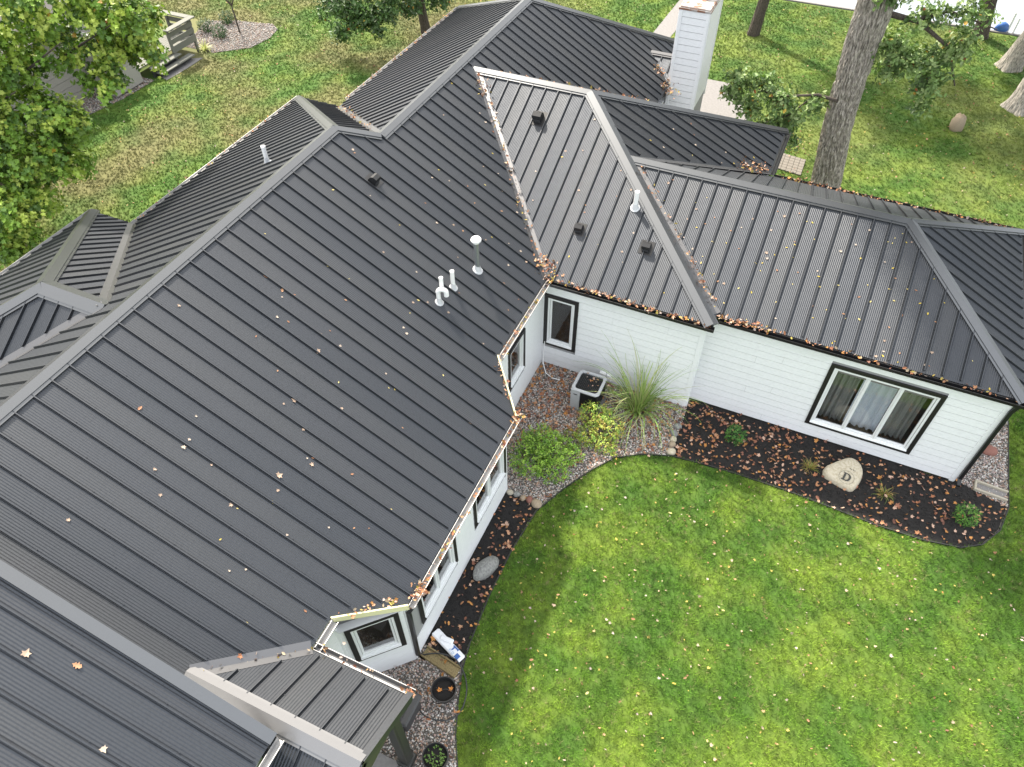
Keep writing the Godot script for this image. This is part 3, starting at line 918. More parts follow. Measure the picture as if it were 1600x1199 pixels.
func box_vent(at: Vector3, n: Vector3, down: Vector3, size: float) -> void:
	var root := Node3D.new()
	root.name = "roof_vent"
	house.add_child(root, true)
	var side := n.cross(down).normalized()
	var bs := Basis(side, n, down)
	var mb := Mesher.new()
	mb.box(at + n * 0.008, Vector3(size * 1.7, 0.012, size * 1.9), bs)
	part("base_flange", mb, M.vent_black, root)
	mb = Mesher.new()
	mb.extrude(PackedVector2Array([Vector2(-0.5, 0.0), Vector2(-0.5, 0.35), Vector2(-0.36, 0.78), Vector2(-0.1, 1.0), Vector2(0.42, 0.95), Vector2(0.56, 0.72), Vector2(0.5, 0.5), Vector2(0.5, 0.0)]), at - side * size * 0.5, at + side * size * 0.5, down * size, n * size)
	part("hood", mb, M.vent_black, root)
	mb = Mesher.new()
	for k in 4:
		mb.box(at + n * size * (0.08 + 0.1 * k) + down * size * 0.52, Vector3(size * 0.86, 0.006, 0.02), bs)
	part("louvre", mb, M.box_plastic, root)


func boot(root: Node3D, at: Vector3, n: Vector3, r: float) -> void:
	var mb := Mesher.new()
	var bs := Basis(n.cross(Vector3.BACK).normalized(), n, n.cross(n.cross(Vector3.BACK)).normalized())
	for k in 16:
		var t := TAU * k / 16
		var t2 := TAU * (k + 1) / 16
		var a := bs.x * cos(t) + bs.z * sin(t)
		var b := bs.x * cos(t2) + bs.z * sin(t2)
		mb.quad_to(at + a * r * 2.1 + n * 0.012, at + b * r * 2.1 + n * 0.012, at + b * r * 1.5 + n * 0.03, at + a * r * 1.5 + n * 0.03, n)
		mb.quad_to(at + a * r * 2.1 + n * 0.012, at + b * r * 2.1 + n * 0.012, at + b * r * 2.1 - n * 0.002, at + a * r * 2.1 - n * 0.002, a)
		mb.quad_to(at + a * r * 1.5 + n * 0.03, at + b * r * 1.5 + n * 0.03, at + b * r * 1.08 + Vector3.UP * 0.16, at + a * r * 1.08 + Vector3.UP * 0.16, a)
		mb.box(at + a * r * 1.95 + n * 0.02, Vector3(0.012, 0.014, 0.012), bs)
	part("rubber_boot", mb, M.boot_grey, root)


func vent_pipe(at: Vector3, n: Vector3, tall: float, r: float, m: Material, label: String) -> Node3D:
	var root := Node3D.new()
	root.name = "vent_pipe"
	house.add_child(root, true)
	root.set_meta("label", label)
	boot(root, at, n, r)
	var mb := Mesher.new()
	mb.lathe([Vector2(r, -0.1), Vector2(r, tall), Vector2(r * 0.82, tall), Vector2(r * 0.82, tall - 0.2)], at, 18)
	part("pipe", mb, m, root)
	return root


func make_roof_fittings() -> void:
	var nr := slope_normal(Vector3.RIGHT, 0.557)
	var nl := slope_normal(Vector3.LEFT, 0.557)
	var nf := slope_normal(w(0, 0, -1), 0.471)
	var dr := (Vector3.RIGHT - Vector3.UP * 0.557).normalized()
	var df := (w(0, 0, -1) - Vector3.UP * 0.471).normalized()
	box_vent(w(-9.05, 5.435, 12.16), nr, dr, 0.2)
	box_vent(w(-6.9, 5.05, 17.02), nf, df, 0.24)
	box_vent(w(-4.68, 3.83, 14.44), nf, df, 0.19)
	box_vent(w(-2.91, 3.82, 14.41), nf, df, 0.2)
	var t := vent_pipe(w(-6.29, 3.9, 11.9), nr, 0.86, 0.062, M.galvanised, "tall galvanised pipe with a white round hood")
	var mb := Mesher.new()
	mb.lathe([Vector2(0.075, 0.8), Vector2(0.075, 0.86), Vector2(0.12, 0.86), Vector2(0.125, 0.89), Vector2(0.1, 0.93), Vector2(0.05, 0.955), Vector2(0.0, 0.96)], w(-6.29, 3.9, 11.9), 20)
	part("hood", mb, M.pipe_white, t)
	vent_pipe(w(-6.47, 3.995, 11.01), nr, 0.5, 0.05, M.pipe_white, "straight white pipe next to the bent one")
	t = vent_pipe(w(-6.52, 4.02, 10.42), nr, 0.3, 0.05, M.pipe_white, "white pipe with a return bend at its top")
	mb = Mesher.new()
	var pts := []
	var radii := []
	for k in 13:
		var s := PI * k / 12
		pts.append(w(-6.52, 4.32, 10.42) + Vector3(0.085 * (1 - cos(s)), 0.085 * sin(s), -0.03 * (1 - cos(s))))
		radii.append(0.056)
	pts.append(pts[-1] + Vector3.DOWN * 0.09)
	radii.append(0.056)
	mb.tube(pts, radii, 16)
	part("return_bend", mb, M.pipe_white, t)
	mb = Mesher.new()
	mb.lathe([Vector2(0.048, 0.0), Vector2(0.048, 0.34), Vector2(0.04, 0.34), Vector2(0.04, 0.2)], w(-6.50, 4.3, 10.56), 16)
	part("upper_pipe", mb, M.pipe_white, t)
	vent_pipe(w(-3.54, 4.24, 15.29), nf, 0.48, 0.06, M.pipe_white, "white pipe beside the hip of the cross wing")
	vent_pipe(w(-12.01, 5.26, 12.04), nl, 0.46, 0.055, M.pipe_white, "white pipe on the far slope behind the main ridge")
	# porch post, slab and downpipes
	mb = Mesher.new()
	mb.soft_box(w(-3.43, 1.6, 2.62), Vector3(0.2, 3.0, 0.2), 0.012)
	mb.soft_box(w(-3.43, 0.16, 2.62), Vector3(0.28, 0.18, 0.28), 0.012)
	mb.soft_box(w(-3.325, 1.6, 2.62), Vector3(0.012, 2.5, 0.13), 0.004)
	part("porch_post", mb, M.post_black, house)
	for d in [[w(5.74, 3.0, 13.46), w(5.68, 2.75, 13.47), w(5.715, 0.25, 13.47), w(5.74, 0.1, 13.35)], [w(-4.02, 2.52, 4.5), w(-4.14, 2.25, 4.42), w(-4.16, 0.25, 4.40), w(-4.06, 0.12, 4.40)]]:
		var pipe := Mesher.new()
		for k in 3:
			var a: Vector3 = d[k]
			var b: Vector3 = d[k + 1]
			pipe.extrude(PackedVector2Array([Vector2(-0.04, -0.03), Vector2(0.04, -0.03), Vector2(0.04, 0.03), Vector2(-0.04, 0.03)]), a, b, Vector3.RIGHT, Vector3.BACK if k < 2 else Vector3.UP)
		part("downspout", pipe, M.gutter_black, house)
	mb = Mesher.new()
	mb.soft_box(w(-4.4, 0.07, 1.6), Vector3(1.7, 0.14, 1.84), 0.01)
	part("porch_slab", mb, M.concrete, house)
	# porch beam and gable filling
	mb = Mesher.new()
	mb.extrude(PackedVector2Array([Vector2(-0.4, 3.0), Vector2(-2.75, 3.0), Vector2(-1.669, 3.72)]), w(-3.2, 0, 0), w(-3.28, 0, 0), Vector3(0, 0, 1), Vector3.UP)
	part("porch_gable", mb, M.post_black, house)
	mb = Mesher.new()
	mb.box(w(-3.4, 2.98, 1.6), Vector3(0.16, 0.22, 2.3))
	mb.box(w(-4.2, 2.98, 2.7), Vector3(1.7, 0.22, 0.14))
	part("porch_beam", mb, M.post_black, house)
	# small boxes and lines on the corner wall
	mb = Mesher.new()
	mb.soft_box(w(-3.28, 0.28, 13.15), Vector3(0.18, 0.24, 0.1), 0.01)
	mb.soft_box(w(-3.1, 0.25, 13.16), Vector3(0.14, 0.2, 0.08), 0.01)
	part("meter_box", mb, M.pipe_white, house)


# ---------------------------------------------------------------- leaves, trees, plants
func leaf_mesh(kind: String, m: Material) -> ArrayMesh:
	var mb := Mesher.new()
	var rim := []
	match kind:
		"oval":
			rim = [[0.0, 0.0], [0.2, 0.17], [0.5, 0.25], [0.8, 0.15], [1.0, 0.0], [0.8, -0.15], [0.5, -0.25], [0.2, -0.17]]
		"maple":
			rim = [[0.0, 0.0], [0.1, 0.22], [0.02, 0.45], [0.3, 0.36], [0.52, 0.56], [0.56, 0.22], [1.0, 0.0], [0.56, -0.22], [0.52, -0.56], [0.3, -0.36], [0.02, -0.45], [0.1, -0.22]]
		"oak":
			rim = [[0.0, 0.0], [0.2, 0.1], [0.3, 0.28], [0.42, 0.12], [0.56, 0.36], [0.68, 0.14], [0.82, 0.24], [1.0, 0.0], [0.82, -0.24], [0.68, -0.14], [0.56, -0.36], [0.42, -0.12], [0.3, -0.28], [0.2, -0.1]]
	var mid := Vector3(0.45, 0.0, 0.0)
	for k in rim.size():
		var a: Array = rim[k]
		var b: Array = rim[(k + 1) % rim.size()]
		var pa := Vector3(a[0], 0.30 * absf(a[1]) + 0.25 * (a[0] - 0.4) * (a[0] - 0.4), a[1])
		var pb := Vector3(b[0], 0.30 * absf(b[1]) + 0.25 * (b[0] - 0.4) * (b[0] - 0.4), b[1])
		mb.tri_to(mid, pa, pb, Vector3.UP)
	return mb.mesh(m)


func blade_tuft(m: Material, blades: int, tall: float, spread: float, wide: float, salt: int) -> ArrayMesh:
	var r := RandomNumberGenerator.new()
	r.seed = salt
	var mb := Mesher.new()
	for k in blades:
		var t := r.randf() * TAU
		var d := Vector3(cos(t), 0, sin(t))
		var foot := d * r.randf() * spread * 0.6
		var side := d.cross(Vector3.UP).rotated(Vector3.UP, r.randf_range(-0.8, 0.8)) * wide
		var h := tall * r.randf_range(0.6, 1.15)
		var tip := foot + d * spread * r.randf_range(0.3, 1.0) + Vector3.UP * h
		mb.col = Color.WHITE * r.randf_range(0.8, 1.0)
		mb.tri_to(foot - side, foot + side, tip, d * -0.3 + Vector3.UP)
	return mb.mesh(m)


func pebble_mesh(m: Material, salt: int) -> ArrayMesh:
	var r := RandomNumberGenerator.new()
	r.seed = salt
	var mb := Mesher.new()
	lump(mb, Vector3.ZERO, Vector3(0.5, 0.32, 0.4), 4, 7, r, 0.12)
	return mb.mesh(m)


# rounded irregular stone
func lump(mb: Mesher, at: Vector3, half: Vector3, rows: int, sides: int, r: RandomNumberGenerator, rough: float) -> void:
	var n := FastNoiseLite.new()
	n.seed = r.randi() % 10000
	n.frequency = 0.9
	var p := []
	for i in rows + 1:
		var line := []
		var f := PI * i / rows
		for j in sides:
			var t := TAU * j / sides
			var d := Vector3(sin(f) * cos(t), cos(f), sin(f) * sin(t))
			line.append(at + d * half * (1.0 + rough * 1.8 * n.get_noise_3dv(d)))
		p.append(line)
	for i in rows:
		for j in sides:
			var k := (j + 1) % sides
			var na: Vector3 = ((p[i][j] - at) / half / half).normalized()
			var nb: Vector3 = ((p[i][k] - at) / half / half).normalized()
			var nc: Vector3 = ((p[i + 1][k] - at) / half / half).normalized()
			var nd: Vector3 = ((p[i + 1][j] - at) / half / half).normalized()
			mb.smooth_quad(p[i][j], p[i][k], p[i + 1][k], p[i + 1][j], na, nb, nc, nd)


func scatter(called: String, mesh: Mesh, list: Array, parent: Node3D = self) -> MultiMeshInstance3D:
	# list: [Transform3D, Color]
	var mm := MultiMesh.new()
	mm.transform_format = MultiMesh.TRANSFORM_3D
	mm.use_colors = true
	mm.mesh = mesh
	mm.instance_count = list.size()
	for k in list.size():
		mm.set_instance_transform(k, list[k][0])
		mm.set_instance_color(k, list[k][1])
	var o := MultiMeshInstance3D.new()
	o.name = called if parent != self else numbered(called)
	o.multimesh = mm
	parent.add_child(o, true)
	return o


func facing(n: Vector3, turn: float) -> Basis:
	var x := n.cross(Vector3(0.3, 0.1, 0.95)).normalized()
	var z := x.cross(n).normalized()
	return Basis(x, n, z) * Basis(Vector3.UP, turn)


func random_unit() -> Vector3:
	while true:
		var p := Vector3(rng.randf_range(-1, 1), rng.randf_range(-1, 1), rng.randf_range(-1, 1))
		if p.length_squared() < 1.0 and p.length_squared() > 0.01:
			return p.normalized()
	return Vector3.UP


# leaves on twigs spread through blobs [centre, half sizes, twigs]; positions relative to `base`
func crown_leaves(blobs: Array, base: Vector3, per_twig: int, twig: float, size: Vector2, colors: Array, autumn: float, droop := 0.35, inner := 0.35) -> Array:
	var list := []
	for b in blobs:
		var c: Vector3 = b[0] - base
		var half: Vector3 = b[1]
		for k in b[2]:
			var d := random_unit()
			var r := lerpf(inner, 1.0, pow(rng.randf(), 0.6))
			var p := c + d * half * r
			var out := (d + Vector3.UP * 0.6).normalized()
			var tone: Color = colors[rng.randi() % colors.size()]
			var bright := rng.randf_range(0.75, 1.15)
			var shoot := (d + random_unit() * 0.7 - Vector3.UP * droop).normalized()
			for j in per_twig:
				var q := p + shoot * twig * (float(j) / per_twig - 0.4) * 1.6 + random_unit() * twig * 0.35
				var n := (out + random_unit() * 0.75).normalized()
				var col := tone * (bright * rng.randf_range(0.8, 1.15))
				if rng.randf() < autumn:
					col = [Color(0.42, 0.30, 0.03), Color(0.38, 0.22, 0.03), Color(0.30, 0.08, 0.02)][rng.randi() % 3]
				col.a = 1.0
				var s := rng.randf_range(size.x, size.y)
				list.append([Transform3D(facing(n, rng.randf() * TAU).scaled(Vector3(s, s, s)), q), col])
	return list


func bark_trunk(parent: Node3D, called: String, pts: Array, radii: Array, m: Material, sides: int, rows: int, depth: float, salt: int, flare := 0.5) -> void:
	var n := FastNoiseLite.new()
	n.seed = salt
	n.frequency = 1.0
	n.fractal_octaves = 3
	var curve := Curve3D.new()
	for k in pts.size():
		var tan: Vector3 = (pts[mini(k + 1, pts.size() - 1)] - pts[maxi(k - 1, 0)]) / 6.0
		curve.add_point(pts[k], -tan, tan)
	var total := curve.get_baked_length()
	var mb := Mesher.new()
	var grid := []
	var dist := []
	for k in pts.size():
		dist.append(curve.get_closest_offset(pts[k]))
	for i in rows + 1:
		var f := float(i) / rows
		var s := total * f
		var c := curve.sample_baked(s)
		var d := (curve.sample_baked(minf(s + 0.05, total)) - curve.sample_baked(maxf(s - 0.05, 0))).normalized()
		var x := d.cross(Vector3.BACK).normalized()
		var z := x.cross(d).normalized()
		var r: float = radii[-1]
		for k in pts.size() - 1:
			if s <= dist[k + 1] + 0.001:
				r = lerpf(radii[k], radii[k + 1], clampf((s - dist[k]) / maxf(dist[k + 1] - dist[k], 0.01), 0, 1))
				break
		var line := []
		for j in sides:
			var t := TAU * j / sides
			var root := flare * exp(-s / 0.35) * (0.45 + 0.55 * maxf(0.0, sin(t * 4.0 + salt)))
			var furrow := n.get_noise_3d(cos(t) * r * 17.0, s * 1.7, sin(t) * r * 17.0)
			var bump := n.get_noise_3d(cos(t) * 1.3, s * 0.7, sin(t) * 1.3 + 7.0)
			var rr := r * (1.0 + root + 0.06 * bump) + depth * clampf(furrow * 2.2, -1.0, 0.7)
			line.append(c + (x * cos(t) + z * sin(t)) * rr)
		grid.append(line)
	for i in rows:
		for j in sides:
			var k := (j + 1) % sides
			mb.quad(grid[i][j], grid[i][k], grid[i + 1][k], grid[i + 1][j])
	part(called, mb, m, parent)


func limb(parent: Node3D, pts: Array, r0: float, r1: float, m: Material, called := "limb") -> void:
	var mb := Mesher.new()
	var radii := []
	for k in pts.size():
		radii.append(lerpf(r0, r1, float(k) / (pts.size() - 1)))
	mb.tube(pts, radii, 9)
	part(called, mb, m, parent)


func make_trees() -> void:
	var oak := leaf_mesh("oak", M.leaf_green)
	var maple := leaf_mesh("maple", M.leaf_green)
	var oak_tones := [Color(0.075, 0.14, 0.035), Color(0.10, 0.18, 0.045), Color(0.14, 0.22, 0.06), Color(0.06, 0.11, 0.03)]
	# the big oak behind the right wing
	var at := w(0.93, 0, 25.25)
	var t := thing("oak_tree", at, "big grey barked oak with a leaning trunk right behind the right wing", "tree")
	bark_trunk(t, "trunk", [Vector3(0, -0.1, 0), Vector3(-0.28, 2.2, 0), Vector3(-0.4, 4.2, 0.02), Vector3(-0.42, 6.3, 0.05), Vector3(-0.2, 9.0, 0.1), Vector3(0.2, 12, 0)], [0.46, 0.44, 0.44, 0.5, 0.4, 0.25], M.oak_bark, 170, 200, 0.065, 5, 0.3)
	for l in [[[Vector3(-0.5, 3.3, 0.35), Vector3(-1.2, 3.55, 0.7), Vector3(-2.4, 3.3, 0.8), Vector3(-3.6, 3.5, 0.75)], 0.06, 0.015], [[Vector3(-1.3, 3.5, 0.7), Vector3(-1.9, 2.8, 0.9), Vector3(-2.9, 2.2, 0.9)], 0.03, 0.01], [[Vector3(-0.1, 6.0, 0), Vector3(0.9, 5.9, 0), Vector3(2.0, 5.2, -0.3), Vector3(2.6, 4.1, -0.4)], 0.1, 0.02], [[Vector3(0.7, 5.9, 0.0), Vector3(1.6, 6.2, -0.3), Vector3(3.0, 5.9, -0.3)], 0.06, 0.015], [[Vector3(-0.3, 8.5, 0), Vector3(-1.8, 11, -0.5), Vector3(-3, 12.5, -1.5)], 0.2, 0.05], [[Vector3(-0.2, 8.5, 0), Vector3(2, 10.5, -2), Vector3(3.5, 12, -3)], 0.2, 0.05]]:
		limb(t, l[0], l[1], l[2], M.oak_bark if l[1] > 0.15 else M.dark_bark)
	var blobs := [
		[w(-2.75, 3.65, 24.4), Vector3(0.5, 0.3, 0.45), 34], [w(-1.95, 3.55, 24.4), Vector3(0.45, 0.3, 0.45), 30], [w(-2.3, 2.75, 24.4), Vector3(0.5, 0.4, 0.4), 40], [w(-1.35, 3.2, 24.4), Vector3(0.5, 0.35, 0.4), 40], [w(-0.75, 2.9, 24.45), Vector3(0.45, 0.35, 0.35), 32], [w(-1.5, 2.35, 24.35), Vector3(0.6, 0.3, 0.35), 34], [w(-0.75, 2.05, 24.3), Vector3(0.4, 0.25, 0.3), 22], [w(-0.25, 3.3, 24.5), Vector3(0.35, 0.3, 0.3), 26], [w(-1.0, 2.5, 24.4), Vector3(0.5, 0.3, 0.35), 30], [w(-2.9, 3.2, 24.4), Vector3(0.35, 0.3, 0.3), 22],
		[w(1.35, 5.05, 25.3), Vector3(0.55, 0.5, 0.5), 46], [w(2.0, 4.75, 25.4), Vector3(0.6, 0.5, 0.6), 56], [w(2.75, 4.75, 25.5), Vector3(0.6, 0.5, 0.6), 56], [w(3.2, 5.3, 25.6), Vector3(0.5, 0.5, 0.6), 44], [w(2.7, 4.1, 25.5), Vector3(0.6, 0.4, 0.5), 44], [w(1.55, 4.35, 25.3), Vector3(0.4, 0.35, 0.4), 26], [w(1.9, 6.1, 25.4), Vector3(0.6, 0.4, 0.6), 36], [w(3.0, 6.2, 25.6), Vector3(0.8, 0.4, 0.6), 44], [w(2.8, 3.4, 25.5), Vector3(0.35, 0.35, 0.35), 16],
		[w(0.5, 6.7, 25.0), Vector3(0.8, 0.4, 0.6), 30]]
	scatter("crown", oak, crown_leaves(blobs, at, 11, 0.2, Vector2(0.11, 0.19), [Color(0.11, 0.19, 0.05), Color(0.15, 0.24, 0.065), Color(0.2, 0.29, 0.09), Color(0.26, 0.34, 0.13), Color(0.085, 0.145, 0.04)], 0.015, 0.2, 0.1), t).set_meta("kind", "stuff")
	var high := []
	for k in 70:
		var p := w(0.0, 13.6, 20.6) + random_unit() * Vector3(5.0, 2.6, 6.5) * rng.randf_range(0.2, 1.0)
		if -p.z < 18.5 and p.x < 1.0:
			p.x = 1.0 + absf(p.x)
		high.append([p, Vector3(1.5, 0.9, 1.5), 44])
	for l in [[Vector3(-0.2, 8.0, 0.1), Vector3(0, 10.8, 2.5), Vector3(0.2, 12.6, 6.5)], [Vector3(-0.2, 9.0, 0.1), Vector3(2, 11.4, 2.0), Vector3(3.4, 13.0, 5.5)], [Vector3(-0.2, 9.0, 0.1), Vector3(-2, 11.4, 2.0), Vector3(-3.4, 13.0, 5.0)]]:
		limb(t, l, 0.17, 0.05, M.oak_bark)
	scatter("upper_crown", oak, crown_leaves(high, at, 7, 0.5, Vector2(0.3, 0.45), oak_tones, 0.02), t).set_meta("kind", "stuff")
	# the other oaks towards the lake; their crowns spread above the picture
	var spots := [[w(-4.1, 0, 37.0), 0.27, Vector3(0.15, 1.6, 0), M.dark_bark, "dark slim oak trunk on the back lawn beyond the chimney", 0.25, 40], [w(5.75, 0, 41.0), 0.33, Vector3(-0.3, 1.8, 0), M.dark_bark, "dark oak trunk at the edge of the lake", 0.3, 40], [w(6.95, 0, 38.0), 0.42, Vector3(0.25, 1.6, 0), M.oak_bark, "flaring oak trunk at the right edge near the lake", 0.5, 60], [w(7.35, 0, 34.2), 0.5, Vector3(0.1, 1.6, 0.0), M.oak_bark, "thick flaring oak trunk at the right edge, nearest on that side", 0.6, 80], [w(16.5, 0, 27.5), 0.4, Vector3(0.1, 1.6, 0.0), M.oak_bark, "oak standing off to the right of the right wing", 0.4, 40], [w(15.0, 0, 36.5), 0.4, Vector3(0.0, 1.6, 0.0), M.oak_bark, "oak standing off to the right near the lake", 0.4, 40]]
	var n := 0
	for s in spots:
		var tree := thing("oak_tree", s[0], s[4], "tree", "oaks on the back lawn")
		var top: Vector3 = s[2]
		bark_trunk(tree, "trunk", [Vector3(0, -0.1, 0), top, top * 3.0, top * 5.0], [s[1], s[1] * 0.86, s[1] * 0.8, s[1] * 0.5], s[3], s[6], 70, 0.022, 11 + n, s[5])
		for k in 4:
			var a := TAU * k / 4.0 + n
			limb(tree, [top * 4.0, top * 4.6 + Vector3(cos(a), 0.3, sin(a)) * 1.6, top * 5.2 + Vector3(cos(a), 0.5, sin(a)) * 3.2], 0.14, 0.04, s[3])
		var many := []
		for k in (14 if n == 0 else 34):
			many.append([s[0] + top * 6.8 + random_unit() * Vector3(4.8, 4.0, 4.8) * rng.randf_range(0.3, 1.0), Vector3(1.4, 1.0, 1.4), 36])
		scatter("crown", oak, crown_leaves(many, s[0], 7, 0.5, Vector2(0.3, 0.45), oak_tones, 0.02), tree).set_meta("kind", "stuff")
		n += 1
	# low leaves in front of the lake at the top right
	# the maple on the left
	at = w(-24.5, 0, 12.2)
	t = thing("maple_tree", at, "large bright green maple hanging over the far left of the house", "tree")
	bark_trunk(t, "trunk", [Vector3(0, -0.1, 0), Vector3(0.2, 2.5, 0), Vector3(0.3, 5.0, 0), Vector3(0.2, 8.5, 0)], [0.3, 0.25, 0.2, 0.08], M.dark_bark, 40, 50, 0.015, 31, 0.4)
	var tips := [w(-18.6, 6.6, 14.4), w(-19.0, 6.6, 13.0), w(-20.0, 5.6, 11.8), w(-20.6, 4.2, 11.0), w(-21.0, 3.3, 9.6), w(-24, 6, 17), w(-27, 6.5, 13), w(-19.6, 7.6, 12.2)]
	for q in tips:
		limb(t, [Vector3(0.25, 3.4, 0), (q - at) * 0.5 + Vector3.UP * 1.7, q - at], 0.09, 0.015, M.dark_bark)
	blobs = [
		[w(-20.9, 7.4, 12.6), Vector3(1.4, 0.9, 1.4), 110], [w(-20.0, 7.3, 13.8), Vector3(1.3, 0.8, 1.2), 110], [w(-19.2, 6.75, 14.9), Vector3(0.95, 0.6, 1.0), 90], [w(-18.75, 6.35, 15.25), Vector3(0.7, 0.5, 0.7), 60], [w(-18.55, 5.5, 15.2), Vector3(0.45, 0.45, 0.4), 30], [w(-19.0, 5.6, 14.7), Vector3(0.5, 0.35, 0.5), 30],
		[w(-21.4, 6.0, 12.4), Vector3(1.2, 0.8, 1.2), 90], [w(-20.6, 6.0, 13.4), Vector3(1.0, 0.6, 1.0), 60], [w(-19.6, 5.6, 14.3), Vector3(0.8, 0.5, 0.8), 55], [w(-19.3, 5.0, 13.9), Vector3(0.55, 0.4, 0.5), 30],
		[w(-20.9, 4.9, 12.1), Vector3(0.9, 0.5, 0.9), 50], [w(-20.3, 4.5, 12.5), Vector3(0.9, 0.5, 0.75), 70], [w(-19.9, 4.15, 12.7), Vector3(0.55, 0.4, 0.55), 46], [w(-21.4, 4.4, 11.4), Vector3(1.0, 0.6, 0.9), 80],
		[w(-20.6, 3.7, 11.6), Vector3(1.0, 0.55, 0.9), 90], [w(-19.8, 3.35, 12.1), Vector3(0.7, 0.4, 0.6), 50], [w(-21.4, 3.2, 10.6), Vector3(1.1, 0.6, 0.9), 90], [w(-20.5, 2.75, 11.0), Vector3(0.7, 0.35, 0.6), 46], [w(-21.6, 2.3, 9.9), Vector3(0.9, 0.5, 0.7), 60], [w(-22.6, 3.2, 9.6), Vector3(1.2, 0.7, 1.0), 70], [w(-20.9, 1.9, 10.2), Vector3(0.8, 0.4, 0.5), 60], [w(-21.2, 1.4, 9.7), Vector3(0.7, 0.35, 0.5), 46], [w(-20.3, 2.8, 9.9), Vector3(0.9, 0.45, 0.6), 60], [w(-20.9, 2.4, 11.0), Vector3(0.8, 0.4, 0.5), 50],
		[w(-24.5, 8.5, 12.5), Vector3(3.0, 1.6, 3.0), 330], [w(-25.5, 6.5, 15.0), Vector3(2.0, 1.2, 1.8), 120], [w(-25.5, 6.5, 10), Vector3(2.5, 1.5, 2.2), 200], [w(-23.2, 5.4, 12.6), Vector3(1.3, 1.3, 1.3), 90]]
	scatter("crown", maple, crown_leaves(blobs, at, 18, 0.3, Vector2(0.09, 0.17), [Color(0.13, 0.24, 0.025), Color(0.19, 0.32, 0.035), Color(0.27, 0.38, 0.045), Color(0.08, 0.16, 0.02), Color(0.36, 0.44, 0.07)], 0.003, 0.3, 0.5), t).set_meta("kind", "stuff")
	# tree by the far left corner of the house
	at = w(-18.45, 0, 31.0)
	t = thing("shade_tree", at, "dark leafy tree behind the far end of the main roof", "tree")
	bark_trunk(t, "trunk", [Vector3(0, -0.1, 0), Vector3(-0.2, 1.5, 0), Vector3(-0.2, 4, 0), Vector3(0, 7, 0)], [0.22, 0.19, 0.17, 0.08], M.dark_bark, 40, 40, 0.012, 41, 0.35)
	blobs = [[w(-20.16, 2.5, 27.1), Vector3(0.8, 0.5, 0.7), 80], [w(-19.6, 1.9, 27.2), Vector3(0.7, 0.45, 0.5), 70], [w(-19.95, 1.65, 26.3), Vector3(0.3, 0.4, 0.3), 24], [w(-18.7, 2.2, 28.0), Vector3(0.8, 0.5, 0.6), 80], [w(-18.9, 1.6, 27.5), Vector3(0.5, 0.35, 0.4), 34], [w(-18.2, 1.9, 29.3), Vector3(0.6, 0.4, 0.6), 50], [w(-17.5, 1.8, 30.8), Vector3(0.6, 0.4, 0.6), 50], [w(-20.0, 2.9, 28.6), Vector3(1.3, 0.7, 1.0), 90], [w(-21.3, 2.6, 28.0), Vector3(0.9, 0.8, 0.8), 70], [w(-21.4, 1.9, 27.6), Vector3(0.5, 0.6, 0.5), 34], [w(-19.0, 2.9, 29.8), Vector3(1.0, 0.7, 1.0), 70], [w(-17.6, 3.0, 30.6), Vector3(0.8, 0.6, 0.9), 60], [w(-18.5, 4.5, 30.0), Vector3(3.2, 1.3, 3.0), 330], [w(-18.4, 6.5, 31.0), Vector3(3.0, 1.8, 3.0), 200]]
	scatter("crown", oak, crown_leaves(blobs, at, 10, 0.25, Vector2(0.12, 0.2), [Color(0.045, 0.10, 0.018), Color(0.06, 0.13, 0.025), Color(0.035, 0.07, 0.015)], 0.01), t).set_meta("kind", "stuff")
	for q in [w(-20.5, 3.0, 28.5), w(-17.3, 3.2, 30.5), w(-19, 5, 32)]:
		limb(t, [Vector3(-0.2, 2.6, 0), (q - at) * 0.6 + Vector3.UP * 1.4, q - at], 0.07, 0.02, M.dark_bark)
	# thin bare tree in the neighbour's bed
	at = w(-26.76, 0, 27.45)
	t = thing("young_tree", at, "thin young tree with dark bare twigs in the round gravel bed", "tree")
	limb(t, [Vector3(0, 0, 0), Vector3(-0.02, 0.7, 0), Vector3(-0.05, 1.25, 0)], 0.045, 0.03, M.dark_bark, "trunk")
	var list := []
	for k in 9:
		var a := TAU * k / 9.0
		var d := Vector3(cos(a), 0, sin(a))
		var e := Vector3(-0.05, 1.2, 0)
		limb(t, [e, e + d * 0.2 + Vector3.UP * 0.35, e + d * 0.5 + Vector3.UP * 0.7, e + d * 0.75 + Vector3.UP * 1.2], 0.018, 0.005, M.dark_bark)
		for j in 3:
			var f := e + d * (0.25 + 0.15 * j) + Vector3.UP * (0.45 + 0.2 * j)
			limb(t, [f, f + (d.rotated(Vector3.UP, rng.randf_range(-1, 1)) * 0.3 + Vector3.UP * 0.2)], 0.008, 0.003, M.dark_bark, "twig")
	for k in 60:
		list.append([Transform3D(facing(random_unit(), rng.randf() * TAU).scaled(Vector3.ONE * 0.09), Vector3(rng.randf_range(-0.7, 0.7), rng.randf_range(1.7, 2.6), rng.randf_range(-0.7, 0.7))), Color(0.2, 0.2, 0.05)])
	scatter("crown", leaf_mesh("oval", M.leaf_green), list, t).set_meta("kind", "stuff")


